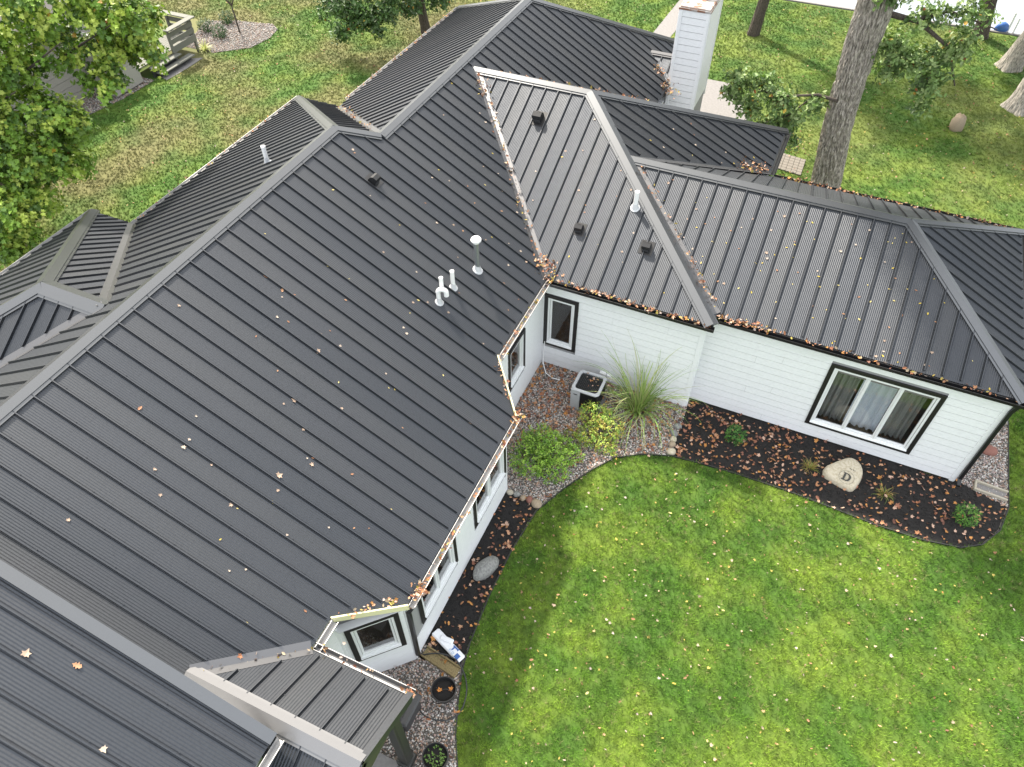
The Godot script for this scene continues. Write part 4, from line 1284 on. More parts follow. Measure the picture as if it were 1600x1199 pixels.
func bush(called: String, label: String, at: Vector3, blobs: Array, twig: float, size: Vector2, colors: Array, autumn: float, stems := 7) -> Node3D:
	var t := thing(called, at, label, "bush")
	for k in stems:
		var a := TAU * k / stems
		var b: Array = blobs[k % blobs.size()]
		var tip: Vector3 = b[0] - at + Vector3(cos(a), 0.2, sin(a)) * b[1] * 0.5
		limb(t, [Vector3(cos(a), 0, sin(a)) * 0.04, tip * 0.6 + Vector3.UP * 0.05, tip], 0.01, 0.004, M.dark_bark, "stem")
	var o := scatter("foliage", leaf_mesh("oval", M.bush_leaf), crown_leaves(blobs, at, 8, twig, size, colors, autumn, 0.0, 0.55), t)
	o.set_meta("kind", "stuff")
	return t


func grass_clump(called: String, label: String, at: Vector3, n: int, length: Vector2, reach: float, tones: Array, wide: float) -> Node3D:
	var t := thing(called, at, label, "plant")
	for k in n:
		var mb := Mesher.new()
		var a := rng.randf() * TAU
		var d := Vector3(cos(a), 0, sin(a))
		var len := rng.randf_range(length.x, length.y)
		var lean := rng.randf_range(0.05, 1.0) * reach
		if length.y > 2.0 and k % 6 == 0:
			lean = rng.randf_range(0.1, 0.5)
			len = length.y * rng.randf_range(0.85, 1.1)
		var foot := d * rng.randf() * (0.26 if length.y > 2.0 else 0.1)
		var side := d.cross(Vector3.UP)
		var col: Color = tones[rng.randi() % tones.size()] * rng.randf_range(0.8, 1.15)
		col.a = 1.0
		mb.col = col
		var last := []
		var p := foot
		var drift := rng.randf_range(-0.16, 0.16)
		var wander := rng.randf_range(0.7, 1.5)
		var ang := 1.45 - lean * 0.4
		for j in 9:
			var f := j / 8.0
			var ww := wide * (1.0 - pow(f, 1.6)) + 0.001
			var here := [p - side * ww, p + side * ww]
			if last:
				mb.quad_to(last[0], last[1], here[1], here[0], Vector3.UP)
			last = here
			p += (d * cos(ang) + Vector3.UP * sin(ang)) * len / 8.0
			ang -= lean * 0.42 * (0.4 + f) * wander
			d = d.rotated(Vector3.UP, drift)
			p.y = maxf(p.y, 0.02)
		part("grass_leaf", mb, M.bush_leaf, t)
	return t


func make_plants() -> void:
	var green := [Color(0.17, 0.33, 0.03), Color(0.25, 0.42, 0.045), Color(0.32, 0.48, 0.07), Color(0.10, 0.21, 0.025)]
	var lime := [Color(0.24, 0.36, 0.04), Color(0.32, 0.42, 0.06), Color(0.38, 0.44, 0.08), Color(0.16, 0.28, 0.04), Color(0.38, 0.30, 0.06)]
	bush("spirea_bush", "rounded bright green bush beside the bay wall", w(-3.95, 0, 9.95), [[w(-3.95, 0.42, 9.75), Vector3(0.55, 0.45, 0.6), 260], [w(-3.5, 0.48, 10.15), Vector3(0.58, 0.42, 0.5), 250], [w(-3.95, 0.38, 10.4), Vector3(0.5, 0.36, 0.4), 170], [w(-3.35, 0.3, 9.7), Vector3(0.45, 0.32, 0.4), 150], [w(-3.1, 0.3, 10.3), Vector3(0.3, 0.28, 0.3), 60], [w(-4.2, 0.3, 10.1), Vector3(0.25, 0.3, 0.4), 90]], 0.07, Vector2(0.035, 0.06), green, 0.0)
	bush("golden_bush", "yellow green bush in front of the air conditioner", w(-2.95, 0, 11.35), [[w(-2.95, 0.46, 11.6), Vector3(0.5, 0.42, 0.32), 190], [w(-2.55, 0.42, 11.4), Vector3(0.45, 0.34, 0.36), 160], [w(-2.95, 0.3, 11.0), Vector3(0.35, 0.28, 0.3), 100], [w(-2.4, 0.22, 10.95), Vector3(0.35, 0.2, 0.22), 80]], 0.07, Vector2(0.035, 0.06), lime, 0.01)
	bush("low_bush", "low olive green bush between the two larger bushes", w(-3.25, 0, 10.75), [[w(-3.3, 0.22, 10.75), Vector3(0.35, 0.22, 0.35), 90]], 0.06, Vector2(0.03, 0.05), [Color(0.16, 0.24, 0.04), Color(0.24, 0.28, 0.05)], 0.02)
	bush("boxwood", "small green shrub in the mulch below the long white wall", w(0.47, 0, 12.6), [[w(0.47, 0.26, 12.6), Vector3(0.27, 0.28, 0.27), 200]], 0.04, Vector2(0.022, 0.038), [Color(0.05, 0.16, 0.02), Color(0.08, 0.22, 0.03)], 0.0, 4)
	bush("boxwood", "small green shrub at the rounded end of the mulch bed", w(5.9, 0, 12.45), [[w(5.9, 0.26, 12.45), Vector3(0.29, 0.28, 0.29), 210]], 0.04, Vector2(0.022, 0.038), [Color(0.07, 0.19, 0.02), Color(0.11, 0.26, 0.03)], 0.0, 4)
	for b in [[w(-27.95, 0, 28.1), "dark round shrub by the thin tree, farthest of three"], [w(-28.3, 0, 26.95), "dark round shrub against the deck rail"], [w(-27.25, 0, 26.65), "dark round shrub nearest the lawn in the gravel bed"]]:
		bush("boxwood", b[1], b[0], [[b[0] + Vector3.UP * 0.3, Vector3(0.4, 0.32, 0.4), 150]], 0.06, Vector2(0.04, 0.06), [Color(0.03, 0.075, 0.02), Color(0.045, 0.10, 0.025)], 0.0, 4)
	grass_clump("ornamental_grass", "tall arching ornamental grass in front of the white wall", w(-2.05, 0, 12.55), 210, Vector2(0.9, 2.4), 1.5, [Color(0.24, 0.36, 0.08), Color(0.34, 0.42, 0.14), Color(0.18, 0.28, 0.06), Color(0.42, 0.42, 0.2)], 0.011)
	grass_clump("grass_tuft", "dry yellow green tuft left of the engraved stone", w(2.38, 0, 12.5), 60, Vector2(0.18, 0.34), 1.4, [Color(0.30, 0.28, 0.06), Color(0.16, 0.22, 0.04), Color(0.34, 0.24, 0.08)], 0.005)
	grass_clump("grass_tuft", "dry yellow green tuft right of the engraved stone", w(4.13, 0, 12.42), 60, Vector2(0.18, 0.34), 1.4, [Color(0.30, 0.28, 0.06), Color(0.16, 0.22, 0.04), Color(0.34, 0.24, 0.08)], 0.005)
	grass_clump("hosta", "pale yellow spreading plant below the neighbour's deck rail", w(-27.0, 0, 25.2), 50, Vector2(0.4, 0.7), 1.5, [Color(0.42, 0.44, 0.14), Color(0.5, 0.5, 0.22)], 0.02)


# ---------------------------------------------------------------- ground
var bed_front := PackedVector2Array()
var no_lawn: Array = []


func lawn_color(v: float, u: float) -> Color:
	var a := patchy.get_noise_2d(v, u) * 0.5 + 0.5
	var b := broad.get_noise_2d(v, u) * 0.5 + 0.5
	var c := grainy.get_noise_2d(v, u) * 0.5 + 0.5
	var g := Color(0.072, 0.172, 0.011).lerp(Color(0.20, 0.30, 0.028), smoothstep(0.3, 0.75, a * 0.65 + b * 0.35))
	g = g.lerp(Color(0.045, 0.11, 0.012), (0.4 if v > -6.0 else 0.22) * smoothstep(0.5, 0.8, c))
	var dry := smoothstep(-8.0, -18.0, v) * 0.75 + smoothstep(20.0, 30.0, u) * smoothstep(-10.0, 0.0, v) * 0.3
	var straw := Color(0.20, 0.18, 0.06).lerp(Color(0.235, 0.185, 0.095), b)
	return g.lerp(straw, dry * smoothstep(0.36, 0.72, b * 0.8 + a * 0.2 + 0.05))


func on_lawn(p: Vector2) -> bool:
	for poly in no_lawn:
		if Geometry2D.is_point_in_polygon(p, poly):
			return false
	return true


func poly(list: Array) -> PackedVector2Array:
	var r := PackedVector2Array()
	for q in list:
		r.append(Vector2(q[0], q[1]))
	return r


func make_ground() -> void:
	var border := [[-2.1, -1.0], [-2.35, 2.2], [-2.53, 2.92], [-2.81, 3.39], [-3.06, 4.0], [-3.25, 4.53], [-3.36, 5.14], [-3.44, 6.27], [-3.44, 7.46], [-3.33, 8.62], [-2.97, 9.46], [-2.53, 10.28], [-2.13, 10.84], [-1.58, 11.21], [-0.83, 11.48], [-0.02, 11.56], [0.93, 11.6], [2.01, 11.6], [3.07, 11.54], [4.09, 11.48], [5.07, 11.5], [5.88, 11.64], [6.34, 11.93], [6.70, 12.49], [6.88, 13.23], [6.88, 14.5], [6.88, 16.1], [6.9, 20.5]]
	bed_front = poly(border + [[5.6, 20.5], [5.6, 13.5], [-0.9, 13.5], [-5.2, 13.2], [-5.2, -1.0]])
	var footprint := poly([[-18.5, 1.3], [-18.5, 11.2], [-16.9, 11.2], [-16.9, 19.3], [-14.85, 19.3], [-14.85, 27.9], [-5.0, 27.1], [-4.1, 26], [-4.1, 24], [-0.97, 22.4], [-0.97, 19.7], [5.62, 19.7], [5.62, 13.56], [-0.97, 13.2], [-5.1, 13.2], [-5.1, -4], [-18, -4]])
	var neighbour := poly([[-28.6, 14.0], [-28.6, 19.5], [-27.2, 20.0], [-27.2, 21.9], [-26.6, 22.3], [-26.5, 24.6], [-26.5, 25.2], [-25.25, 26.3], [-25.05, 27.5], [-25.3, 28.5], [-25.9, 28.9], [-27.8, 28.5], [-29.2, 27.9], [-45, 27.9], [-45, 14]])
	var strip := poly([[-28.7, 16.0], [-27.6, 17.0], [-27.35, 18.1], [-27.45, 18.6], [-27.15, 20.2], [-27.1, 22.0], [-28.7, 20]])
	var patio := poly([[-5.2, 27.3], [-5.2, 31.7], [-4.0, 31.7], [-2.4, 28.8], [-1.6, 26.6], [-1.0, 22.4], [-5.2, 22.4]])
	var pavers := poly([[-0.95, 25.8], [-0.88, 26.9], [0.02, 26.7], [0.05, 25.7]])
	var path := poly([[-8.6, 28.0], [-8.5, 35.2], [-8.35, 41.7], [-7.3, 41.7], [-7.6, 35.2], [-7.7, 28.0]])
	no_lawn = [bed_front, footprint, neighbour, strip, patio, pavers, path]
	# the lawn: one sheet to the horizon, coloured by the state of the grass
	var size := 640
	var im := Image.create(size, size, false, Image.FORMAT_RGB8)
	for j in size:
		for i in size:
			var v := -46.0 + 80.0 * (i + 0.5) / size
			var u := -12.0 + 80.0 * (size - j - 0.5) / size
			im.set_pixel(i, j, (lawn_color(v, u) * (0.5 if v > -6.0 and u < 14.0 else 0.56)).linear_to_srgb())
	var m := StandardMaterial3D.new()
	m.resource_name = "lawn"
	m.albedo_texture = ImageTexture.create_from_image(im)
	m.roughness = 0.95
	M.lawn = m
	var arrays := []
	arrays.resize(Mesh.ARRAY_MAX)
	var near := [-46.0, -12.0, 34.0, 41.6]
	var vs := PackedVector3Array()
	var ns := PackedVector3Array()
	var uvs := PackedVector2Array()
	# inner sheet plus a wide apron whose texture repeats
	for r in [[-46.0, -12.0, 34.0, 41.7], [-300.0, -12.0, -46.0, 41.7], [34.0, -12.0, 300.0, 41.7], [-300.0, -300.0, 300.0, -12.0]]:
		var c := [[r[0], r[1]], [r[2], r[1]], [r[2], r[3]], [r[0], r[3]]]
		for k in [0, 2, 1, 0, 3, 2]:
			vs.append(w(c[k][0], 0, c[k][1]))
			ns.append(Vector3.UP)
			uvs.append(Vector2((c[k][0] + 46.0) / 80.0, 1.0 - (c[k][1] + 12.0) / 80.0))
	arrays[Mesh.ARRAY_VERTEX] = vs
	arrays[Mesh.ARRAY_NORMAL] = ns
	arrays[Mesh.ARRAY_TEX_UV] = uvs
	var am := ArrayMesh.new()
	am.add_surface_from_arrays(Mesh.PRIMITIVE_TRIANGLES, arrays)
	am.surface_set_material(0, m)
	var o := MeshInstance3D.new()
	o.name = "lawn"
	o.mesh = am
	add_child(o)
	o.set_meta("kind", "structure")
	# water and its edge
	sheet("lake", [[-300, 41.7], [300, 41.7], [300, 400], [-300, 400]], -0.25, M.water)
	var wallm := Mesher.new()
	wallm.box(w(0, -0.15, 41.75), Vector3(120, 0.42, 0.14))
	var sw := part("seawall", wallm, M.concrete, self)
	tag(sw, "low concrete seawall along the lake", "seawall")
	# beds
	sheet("gravel_bed", border + [[5.6, 20.5], [5.6, 13.5], [-0.9, 13.5], [-5.2, 13.2], [-5.2, -1.0]], 0.008, M.stone_dust)
	sheet("mulch_bed", [[-0.95, 13.6], [-0.85, 11.52], [-0.02, 11.58], [0.93, 11.62], [2.01, 11.62], [3.07, 11.56], [4.09, 11.5], [5.07, 11.52], [5.88, 11.66], [6.32, 11.95], [6.66, 12.5], [6.85, 13.3], [5.7, 13.6]], 0.016, M.mulch)
	sheet("mulch_bed", [[-4.3, 4.75], [-3.34, 4.62], [-3.38, 5.14], [-3.46, 6.27], [-3.46, 7.46], [-3.36, 8.62], [-3.3, 8.78], [-4.3, 8.85]], 0.016, M.mulch)
	sheet("gravel_bed", [[-28.7, 16.0], [-27.6, 17.0], [-27.35, 18.1], [-27.45, 18.6], [-27.15, 20.2], [-27.1, 22.0], [-28.7, 22]], 0.01, M.stone_dust)
	sheet("gravel_bed", [[-26.5, 25.2], [-25.25, 26.3], [-25.05, 27.5], [-25.3, 28.5], [-25.9, 28.9], [-27.8, 28.5], [-29.2, 27.9], [-28.2, 25.2]], 0.01, M.stone_dust)
	sheet("patio", [[-5.2, 27.3], [-5.2, 31.7], [-4.0, 31.7], [-2.4, 28.8], [-1.6, 26.6], [-1.0, 22.4], [-5.2, 22.4]], 0.012, M.concrete)
	sheet("path", [[-8.6, 27.9], [-8.5, 35.2], [-8.35, 41.65], [-7.3, 41.65], [-7.6, 35.2], [-7.7, 27.9]], 0.012, M.concrete)
	sheet("step_pad", [[-27.15, 22.4], [-27.1, 24.3], [-26.6, 24.6], [-26.55, 23.4], [-26.62, 22.2]], 0.02, M.concrete)
	# plastic edging along the lawn
	var e := Mesher.new()
	for k in range(1, 26):
		var a := Vector2(border[k][0], border[k][1])
		var b := Vector2(border[k + 1][0], border[k + 1][1])
		var d := (b - a).normalized()
		var c := (a + b) * 0.5
		e.box(w(c.x, 0.02, c.y), Vector3(a.distance_to(b) + 0.01, 0.06, 0.02), Basis(w(d.x, 0, d.y), Vector3.UP, w(-d.y, 0, d.x)))
	tag(part("lawn_edging", e, M.edging, self), "black plastic edging between the lawn and the beds", "edging")
	# block pavers
	var pv := Node3D.new()
	pv.name = "paver_path"
	add_child(pv)
	pv.set_meta("kind", "structure")
	for i in 5:
		for j in 6:
			var mb := Mesher.new()
			mb.soft_box(w(-0.85 + 0.19 * i, 0.02, 25.85 + 0.19 * j - 0.03 * i), Vector3(0.182, 0.06, 0.182), 0.008)
			part("paver", mb, M.paver, pv)


func ground_cover() -> void:
	# grass
	for job in [[-4.0, 9.0, 3.0, 24.0, 400.0, 0.065, 0.05, 0.0042, 5], [-2.4, 12.0, 19.5, 41.5, 170.0, 0.06, 0.06, 0.005, 7], [-38.0, -2.4, 8.0, 41.5, 210.0, 0.05, 0.05, 0.005, 9]]:
		var mesh := blade_tuft(M.grass_blade, 9, job[5], job[6], job[7], job[8])
		var list := []
		var n := int((job[1] - job[0]) * (job[3] - job[2]) * job[4])
		for k in n:
			var p := Vector2(rng.randf_range(job[0], job[1]), rng.randf_range(job[2], job[3]))
			if not on_lawn(p):
				continue
			# leave out what lies far outside the view
			if p.x < -9.0 and p.y < 0.4 * (-p.x) + 0.5:
				continue
			var c := lawn_color(p.x, p.y) * ((0.5 + 1.15 * pow(rng.randf(), 1.4)) if job[8] == 5 else rng.randf_range(0.64, 0.94))
			if rng.randf() < 0.035:
				c = Color(0.27, 0.25, 0.11) * rng.randf_range(0.7, 1.1)
			c.a = 1.0
			var s := rng.randf_range(0.7, 1.3)
			list.append([Transform3D(Basis(Vector3.UP, rng.randf() * TAU).scaled(Vector3(s, s * rng.randf_range(0.7, 1.2), s)), w(p.x, 0, p.y)), c])
		var o := scatter("grass", mesh, list)
		o.set_meta("kind", "stuff")
		o.set_meta("label", ["short mown grass of the front lawn", "mown grass of the back lawn by the lake", "patchy dry grass of the lawn on the far left"][[5, 7, 9].find(job[8])])
		o.set_meta("category", "grass")
	# pebbles
	var stone := pebble_mesh(M.pebble, 4)
	var tones := [Color(0.50, 0.47, 0.43), Color(0.38, 0.35, 0.33), Color(0.27, 0.24, 0.22), Color(0.62, 0.60, 0.57), Color(0.34, 0.22, 0.16), Color(0.45, 0.34, 0.26), Color(0.19, 0.18, 0.17), Color(0.40, 0.30, 0.28)]
	var mulch_a := poly([[-0.92, 14], [-0.85, 11.3], [6.4, 11.3], [6.9, 13.25], [6.1, 13.45], [5.7, 13.6]])
	var mulch_b := poly([[-4.4, 4.75], [-3.2, 4.6], [-3.2, 8.8], [-4.4, 8.87]])
	var jobs := [[bed_front, [-5.2, 7.0, 1.5, 20.5], 1150.0, Vector2(0.025, 0.052), "river pebbles in the beds around the house"], [poly([[-28.7, 16.0], [-27.6, 17.0], [-27.35, 18.1], [-27.45, 18.6], [-27.15, 20.2], [-27.1, 22.0], [-28.7, 22]]), [-28.7, -27, 16, 22], 420.0, Vector2(0.04, 0.085), "pebbles along the neighbour's wall"], [poly([[-26.5, 25.2], [-25.25, 26.3], [-25.05, 27.5], [-25.3, 28.5], [-25.9, 28.9], [-27.8, 28.5], [-29.2, 27.9], [-28.2, 25.2]]), [-29.2, -25, 25.2, 28.9], 420.0, Vector2(0.035, 0.07), "pebbles in the round bed of the thin tree"]]
	for j in jobs:
		var list := []
		var r: Array = j[1]
		for k in int((r[1] - r[0]) * (r[3] - r[2]) * j[2]):
			var p := Vector2(rng.randf_range(r[0], r[1]), rng.randf_range(r[2], r[3]))
			if not Geometry2D.is_point_in_polygon(p, j[0]) or Geometry2D.is_point_in_polygon(p, mulch_a) or Geometry2D.is_point_in_polygon(p, mulch_b):
				continue
			if p.x > 5.6 and p.y < 13.5 and p.x < 6.0:
				continue
			var s := rng.randf_range(j[3].x, j[3].y)
			var c: Color = tones[rng.randi() % tones.size()] * (rng.randf_range(0.8, 1.15) * (0.92 if r[0] > -10.0 else 0.62))
			c.a = 1.0
			list.append([Transform3D(Basis.from_euler(Vector3(rng.randf_range(-0.5, 0.5), rng.randf() * TAU, rng.randf_range(-0.5, 0.5))).scaled(Vector3.ONE * s), w(p.x, 0.012 + s * 0.2 * rng.randf_range(0.3, 1.6), p.y)), c])
		var o := scatter("pebbles", stone, list)
		tag(o, j[4], "gravel", "", "stuff")
	# mulch chips
	var chip := Mesher.new()
	chip.box(Vector3.ZERO, Vector3(1.0, 0.22, 0.3))
	var chip_mesh := chip.mesh(M.mulch_chip)
	var chips := []
	for k in 26000:
		var p := Vector2(rng.randf_range(-4.3, 7.0), rng.randf_range(4.6, 13.6))
		var inside := Geometry2D.is_point_in_polygon(p, bed_front) and (Geometry2D.is_point_in_polygon(p, mulch_a) or Geometry2D.is_point_in_polygon(p, mulch_b))
		if not inside:
			continue
		var s := rng.randf_range(0.025, 0.075)
		var d := rng.randf_range(0.004, 0.02)
		chips.append([Transform3D(Basis.from_euler(Vector3(rng.randf_range(-0.4, 0.4), rng.randf() * TAU, rng.randf_range(-0.4, 0.4))).scaled(Vector3.ONE * s), w(p.x, 0.022, p.y)), Color(d, d * 0.9, d * 0.85)])
	tag(scatter("mulch_chips", chip_mesh, chips), "black bark mulch in the beds", "mulch", "", "stuff")
	fallen_leaves(mulch_a, mulch_b)


var litter_tones := [Color(0.30, 0.12, 0.055), Color(0.36, 0.17, 0.08), Color(0.24, 0.10, 0.06), Color(0.42, 0.23, 0.13), Color(0.46, 0.30, 0.22), Color(0.17, 0.075, 0.05), Color(0.42, 0.19, 0.05)]
var light_tones := [Color(0.38, 0.29, 0.07), Color(0.33, 0.21, 0.10), Color(0.36, 0.28, 0.19), Color(0.27, 0.14, 0.07), Color(0.38, 0.30, 0.26), Color(0.34, 0.27, 0.06)]


func leaf_at(p: Vector3, n: Vector3, size: float, tones: Array, tilt := 0.35) -> Array:
	var c: Color = tones[rng.randi() % tones.size()] * rng.randf_range(0.8, 1.15)
	c.a = 1.0
	return [Transform3D(facing((n + random_unit() * tilt).normalized(), rng.randf() * TAU).scaled(Vector3(size, size * rng.randf_range(0.6, 1.6), size * rng.randf_range(0.7, 1.0))), p + n * 0.012), c]


func litter(label: String, meshes: Array, lists: Array) -> void:
	for k in meshes.size():
		if lists[k].size() > 0:
			tag(scatter("leaf_litter", meshes[k], lists[k]), label, "leaves", "", "stuff")


func fallen_leaves(mulch_a: PackedVector2Array, mulch_b: PackedVector2Array) -> void:
	var oak := leaf_mesh("oak", M.dry_leaf)
	var oval := leaf_mesh("oval", M.dry_leaf)
	var maple := leaf_mesh("maple", M.dry_leaf)
	# in the beds
	var l := [[], []]
	for k in 16000:
		var p := Vector2(rng.randf_range(-5.1, 7.0), rng.randf_range(3.0, 13.6))
		if not Geometry2D.is_point_in_polygon(p, bed_front):
			continue
		var a := Geometry2D.is_point_in_polygon(p, mulch_a)
		var b := Geometry2D.is_point_in_polygon(p, mulch_b)
		var want := 0.42
		if a:
			want = clampf(0.38 + 0.35 * patchy.get_noise_2d(p.x * 3.0, p.y * 3.0) + (0.3 if p.x < 2.0 else 0.0), 0.12, 0.9)
		elif b:
			want = 0.42
		elif p.y > 8.8 and p.x < -0.9:
			want = clampf(0.4 + (p.y - 10.2) * 0.45, 0.15, 1.0) * (1.0 if p.x < -2.9 else 0.6)
		elif p.y < 4.8:
			want = 0.1
		else:
			want = 0.08
		if rng.randf() > want:
			continue
		l[rng.randi() % 2].append(leaf_at(w(p.x, 0.03 + rng.randf() * 0.02, p.y), Vector3.UP, rng.randf_range(0.055, 0.12), litter_tones, 0.7))
	litter("brown fallen leaves littering the beds", [oak, maple], l)
	# heaps in valleys and gutters: [from, to, wide, count, lift]
	var heaps := [[w(-5.35, 3.42, 13.45), w(-4.75, 3.2, 13.1), 0.17, 130, 0.08], [w(-5.0, 3.2, 13.05), w(-0.85, 3.16, 13.02), 0.05, 200, 0.02], [w(-0.8, 3.15, 13.42), w(0.4, 3.14, 13.43), 0.06, 110, 0.05], [w(0.4, 3.14, 13.43), w(5.6, 3.13, 13.43), 0.04, 70, 0.0], [w(-0.9, 3.32, 13.6), w(-2.0, 3.85, 14.65), 0.05, 46, 0.03], [w(-2.2, 3.95, 14.85), w(-4.0, 4.78, 16.6), 0.05, 30, 0.02], [w(-9.0, 5.42, 17.75), w(-8.6, 5.2, 17.3), 0.09, 46, 0.08], [w(-8.6, 5.2, 17.3), w(-5.4, 3.42, 13.5), 0.06, 120, 0.02], [w(-4.93, 3.14, 10.2), w(-4.93, 3.14, 13.0), 0.04, 80, -0.03], [w(-4.01, 2.63, 4.5), w(-4.01, 2.63, 9.0), 0.03, 110, -0.03], [w(-4.1, 2.7, 9.0), w(-4.05, 2.66, 9.15), 0.08, 50, 0.03], [w(-4.3, 2.8, 9.3), w(-4.9, 3.16, 10.05), 0.04, 30, 0.02], [w(-4.1, 2.72, 4.6), w(-3.98, 2.66, 4.75), 0.09, 44, 0.03], [w(-4.2, 2.78, 4.4), w(-4.9, 3.16, 3.6), 0.03, 26, 0.01], [w(-5.2, 3.3, 24.05), w(-4.7, 3.1, 23.4), 0.14, 90, 0.06], [w(-5.6, 3.55, 24.45), w(-5.3, 3.4, 24.1), 0.09, 40, 0.05], [w(-9.0, 5.4, 18.3), w(-5.3, 3.4, 22.3), 0.07, 110, 0.02], [w(-14.9, 2.83, 18.9), w(-10.5, 5.3, 14.4), 0.08, 80, 0.02], [w(-1.0, 3.3, 19.9), w(-1.6, 3.6, 19.3), 0.15, 90, 0.05], [w(-0.6, 3.15, 19.95), w(5.7, 3.13, 19.97), 0.05, 170, 0.02], [w(-15.1, 2.74, 19.5), w(-15.1, 2.74, 27.8), 0.05, 110, 0.02], [w(-17.15, 2.44, 11.4), w(-17.15, 2.44, 19.4), 0.05, 70, 0.02], [w(-4.95, 3.17, 2.95), w(-3.1, 3.17, 2.95), 0.04, 26, 0.0], [w(-6.1, 3.8, 1.75), w(-5.0, 3.2, 2.88), 0.05, 20, 0.01], [w(-1.4, 0.03, 24.2), w(0.4, 0.03, 25.4), 0.4, 120, 0.0], [w(-0.9, 0.03, 26.9), w(0.1, 0.03, 28.4), 0.4, 90, 0.0], [w(-3.42, 12.0 - 11.2, 12.4), w(-3.2, 0.8, 12.3), 0.12, 16, 0.0]]
	var g := [[], [], []]
	for h in heaps:
		for k in h[3]:
			var p: Vector3 = h[0].lerp(h[1], rng.randf()) + Vector3(rng.randfn(0, h[2]), rng.randf() * h[4], rng.randfn(0, h[2]))
			var tones: Array = litter_tones if rng.randf() < 0.62 else light_tones
			g[rng.randi() % 3].append(leaf_at(p, Vector3.UP, rng.randf_range(0.05, 0.1), tones, 0.9))
	litter("dry leaves heaped in gutters and roof valleys", [oak, oval, maple], g)
	# on the lawns
	var f := [[], [], []]
	for k in 7500:
		var p := Vector2(rng.randf_range(-36, 9), rng.randf_range(3, 41.5))
		if not on_lawn(p) or (p.x < -9.0 and p.y < 0.4 * (-p.x) + 0.5):
			continue
		if p.y < 13.5 and rng.randf() < 0.35:
			continue
		f[rng.randi() % 3].append(leaf_at(w(p.x, 0.03, p.y), Vector3.UP, rng.randf_range(0.04, 0.085), light_tones if rng.randf() < 0.7 else litter_tones, 0.6))
	for k in 500:
		var p := Vector2(rng.randf_range(-4, 7.2), rng.randf_range(3, 11.8))
		if on_lawn(p):
			f[rng.randi() % 3].append(leaf_at(w(p.x, 0.035, p.y), Vector3.UP, rng.randf_range(0.035, 0.075), light_tones, 0.6))
	litter("small fallen leaves spread over the lawns", [oak, oval, maple], f)
	# single leaves that can be picked out
	var shapes := {"yellow": oval, "tan": maple, "brown": oak}
	var tones := {"yellow": [Color(0.44, 0.33, 0.05), Color(0.46, 0.38, 0.14)], "tan": [Color(0.32, 0.23, 0.17), Color(0.38, 0.31, 0.25)], "brown": [Color(0.26, 0.12, 0.06), Color(0.32, 0.17, 0.09)]}
	var kits := {}
	for c in shapes:
		kits[c] = []
		for k in 2:
			var lm := StandardMaterial3D.new()
			lm.resource_name = "%s_leaf" % c
			lm.albedo_color = tones[c][k].linear_to_srgb()
			lm.roughness = 0.7
			var copy: ArrayMesh = shapes[c].duplicate()
			copy.surface_set_material(0, lm)
			kits[c].append(copy)
	var nr := slope_normal(Vector3.RIGHT, 0.557)
	var nf := slope_normal(w(0, 0, -1), 0.471)
	var nwf := slope_normal(w(0, 0, -1), 0.509)
	var nd := slope_normal(Vector3.RIGHT, 0.471)
	var put := func(c: String, p: Vector3, n: Vector3, size: float, label: String, group: String) -> void:
		var o := MeshInstance3D.new()
		o.name = numbered("fallen_leaf")
		o.mesh = kits[c][rng.randi() % 2]
		add_child(o)
		o.transform = Transform3D(facing((n + random_unit() * 0.16).normalized(), rng.randf() * TAU).scaled(Vector3(size, size * 0.9, size * rng.randf_range(0.7, 1.0))), p + n * 0.012)
		tag(o, label, "leaf", group)
	var pick := func() -> String: return ["yellow", "tan", "tan", "brown"][rng.randi() % 4]
	# those seen best on the main slope: v, u
	for q in [[-6.89, 4.99, "tan", 0.13], [-9.14, 8.28, "brown", 0.12], [-8.8, 8.2, "brown", 0.11], [-7.63, 7.59, "tan", 0.11], [-7.4, 6.4, "tan", 0.11], [-6.55, 5.56, "tan", 0.09], [-6.72, 4.58, "yellow", 0.07], [-9.09, 4.68, "brown", 0.1], [-8.26, 4.5, "tan", 0.09]]:
		put.call(q[2], w(q[0], 6.172 - 0.557 * (q[0] + 10.376), q[1]), nr, q[3], "%s leaf lying on the broad main roof slope" % q[2], "leaves on the main slope")
	var made := 0
	while made < 105:
		var v := rng.randf_range(-9.9, -4.6)
		var u := rng.randf_range(2.2, 17.0)
		if rng.randf() > 0.25 + 0.75 * (v + 9.9) / 5.3 or (u > 9.5 and v > -5.2) or (u > 13.0 and (v + 9.22) > (18.04 - u) * 0.82):
			continue
		made += 1
		var c: String = pick.call()
		put.call(c, w(v, 6.172 - 0.557 * (v + 10.376), u), nr, rng.randf_range(0.04, 0.075), "%s leaf lying on the broad main roof slope" % c, "leaves on the main slope")
	for q in [[-7.30, 0.70, "tan", 0.12], [-6.85, 0.91, "brown", 0.14], [-6.0, 0.31, "tan", 0.1]]:
		put.call(q[2], w(q[0], 4.83 - 0.557 * (q[0] + 5.88), q[1]), nr, q[3], "%s leaf lying on the near roof slope at lower left" % q[2], "leaves on the near slope")
	for k in 34:
		var v := rng.randf_range(-6.6, -1.6)
		var u := rng.randf_range(13.3, 17.6)
		if (u - 13.06) > 4.975 * (-0.9 - v) / 4.98 or (18.04 - u) < 1.185 * (-9.22 - v) or v < -9.0 + (18.04 - u) * 0.84:
			continue
		var c: String = pick.call()
		put.call(c, w(v, 5.53 - 0.471 * (18.038 - u), u), nf, rng.randf_range(0.045, 0.08), "%s leaf lying on the pale cross wing slope" % c, "leaves on the cross wing")
	made = 0
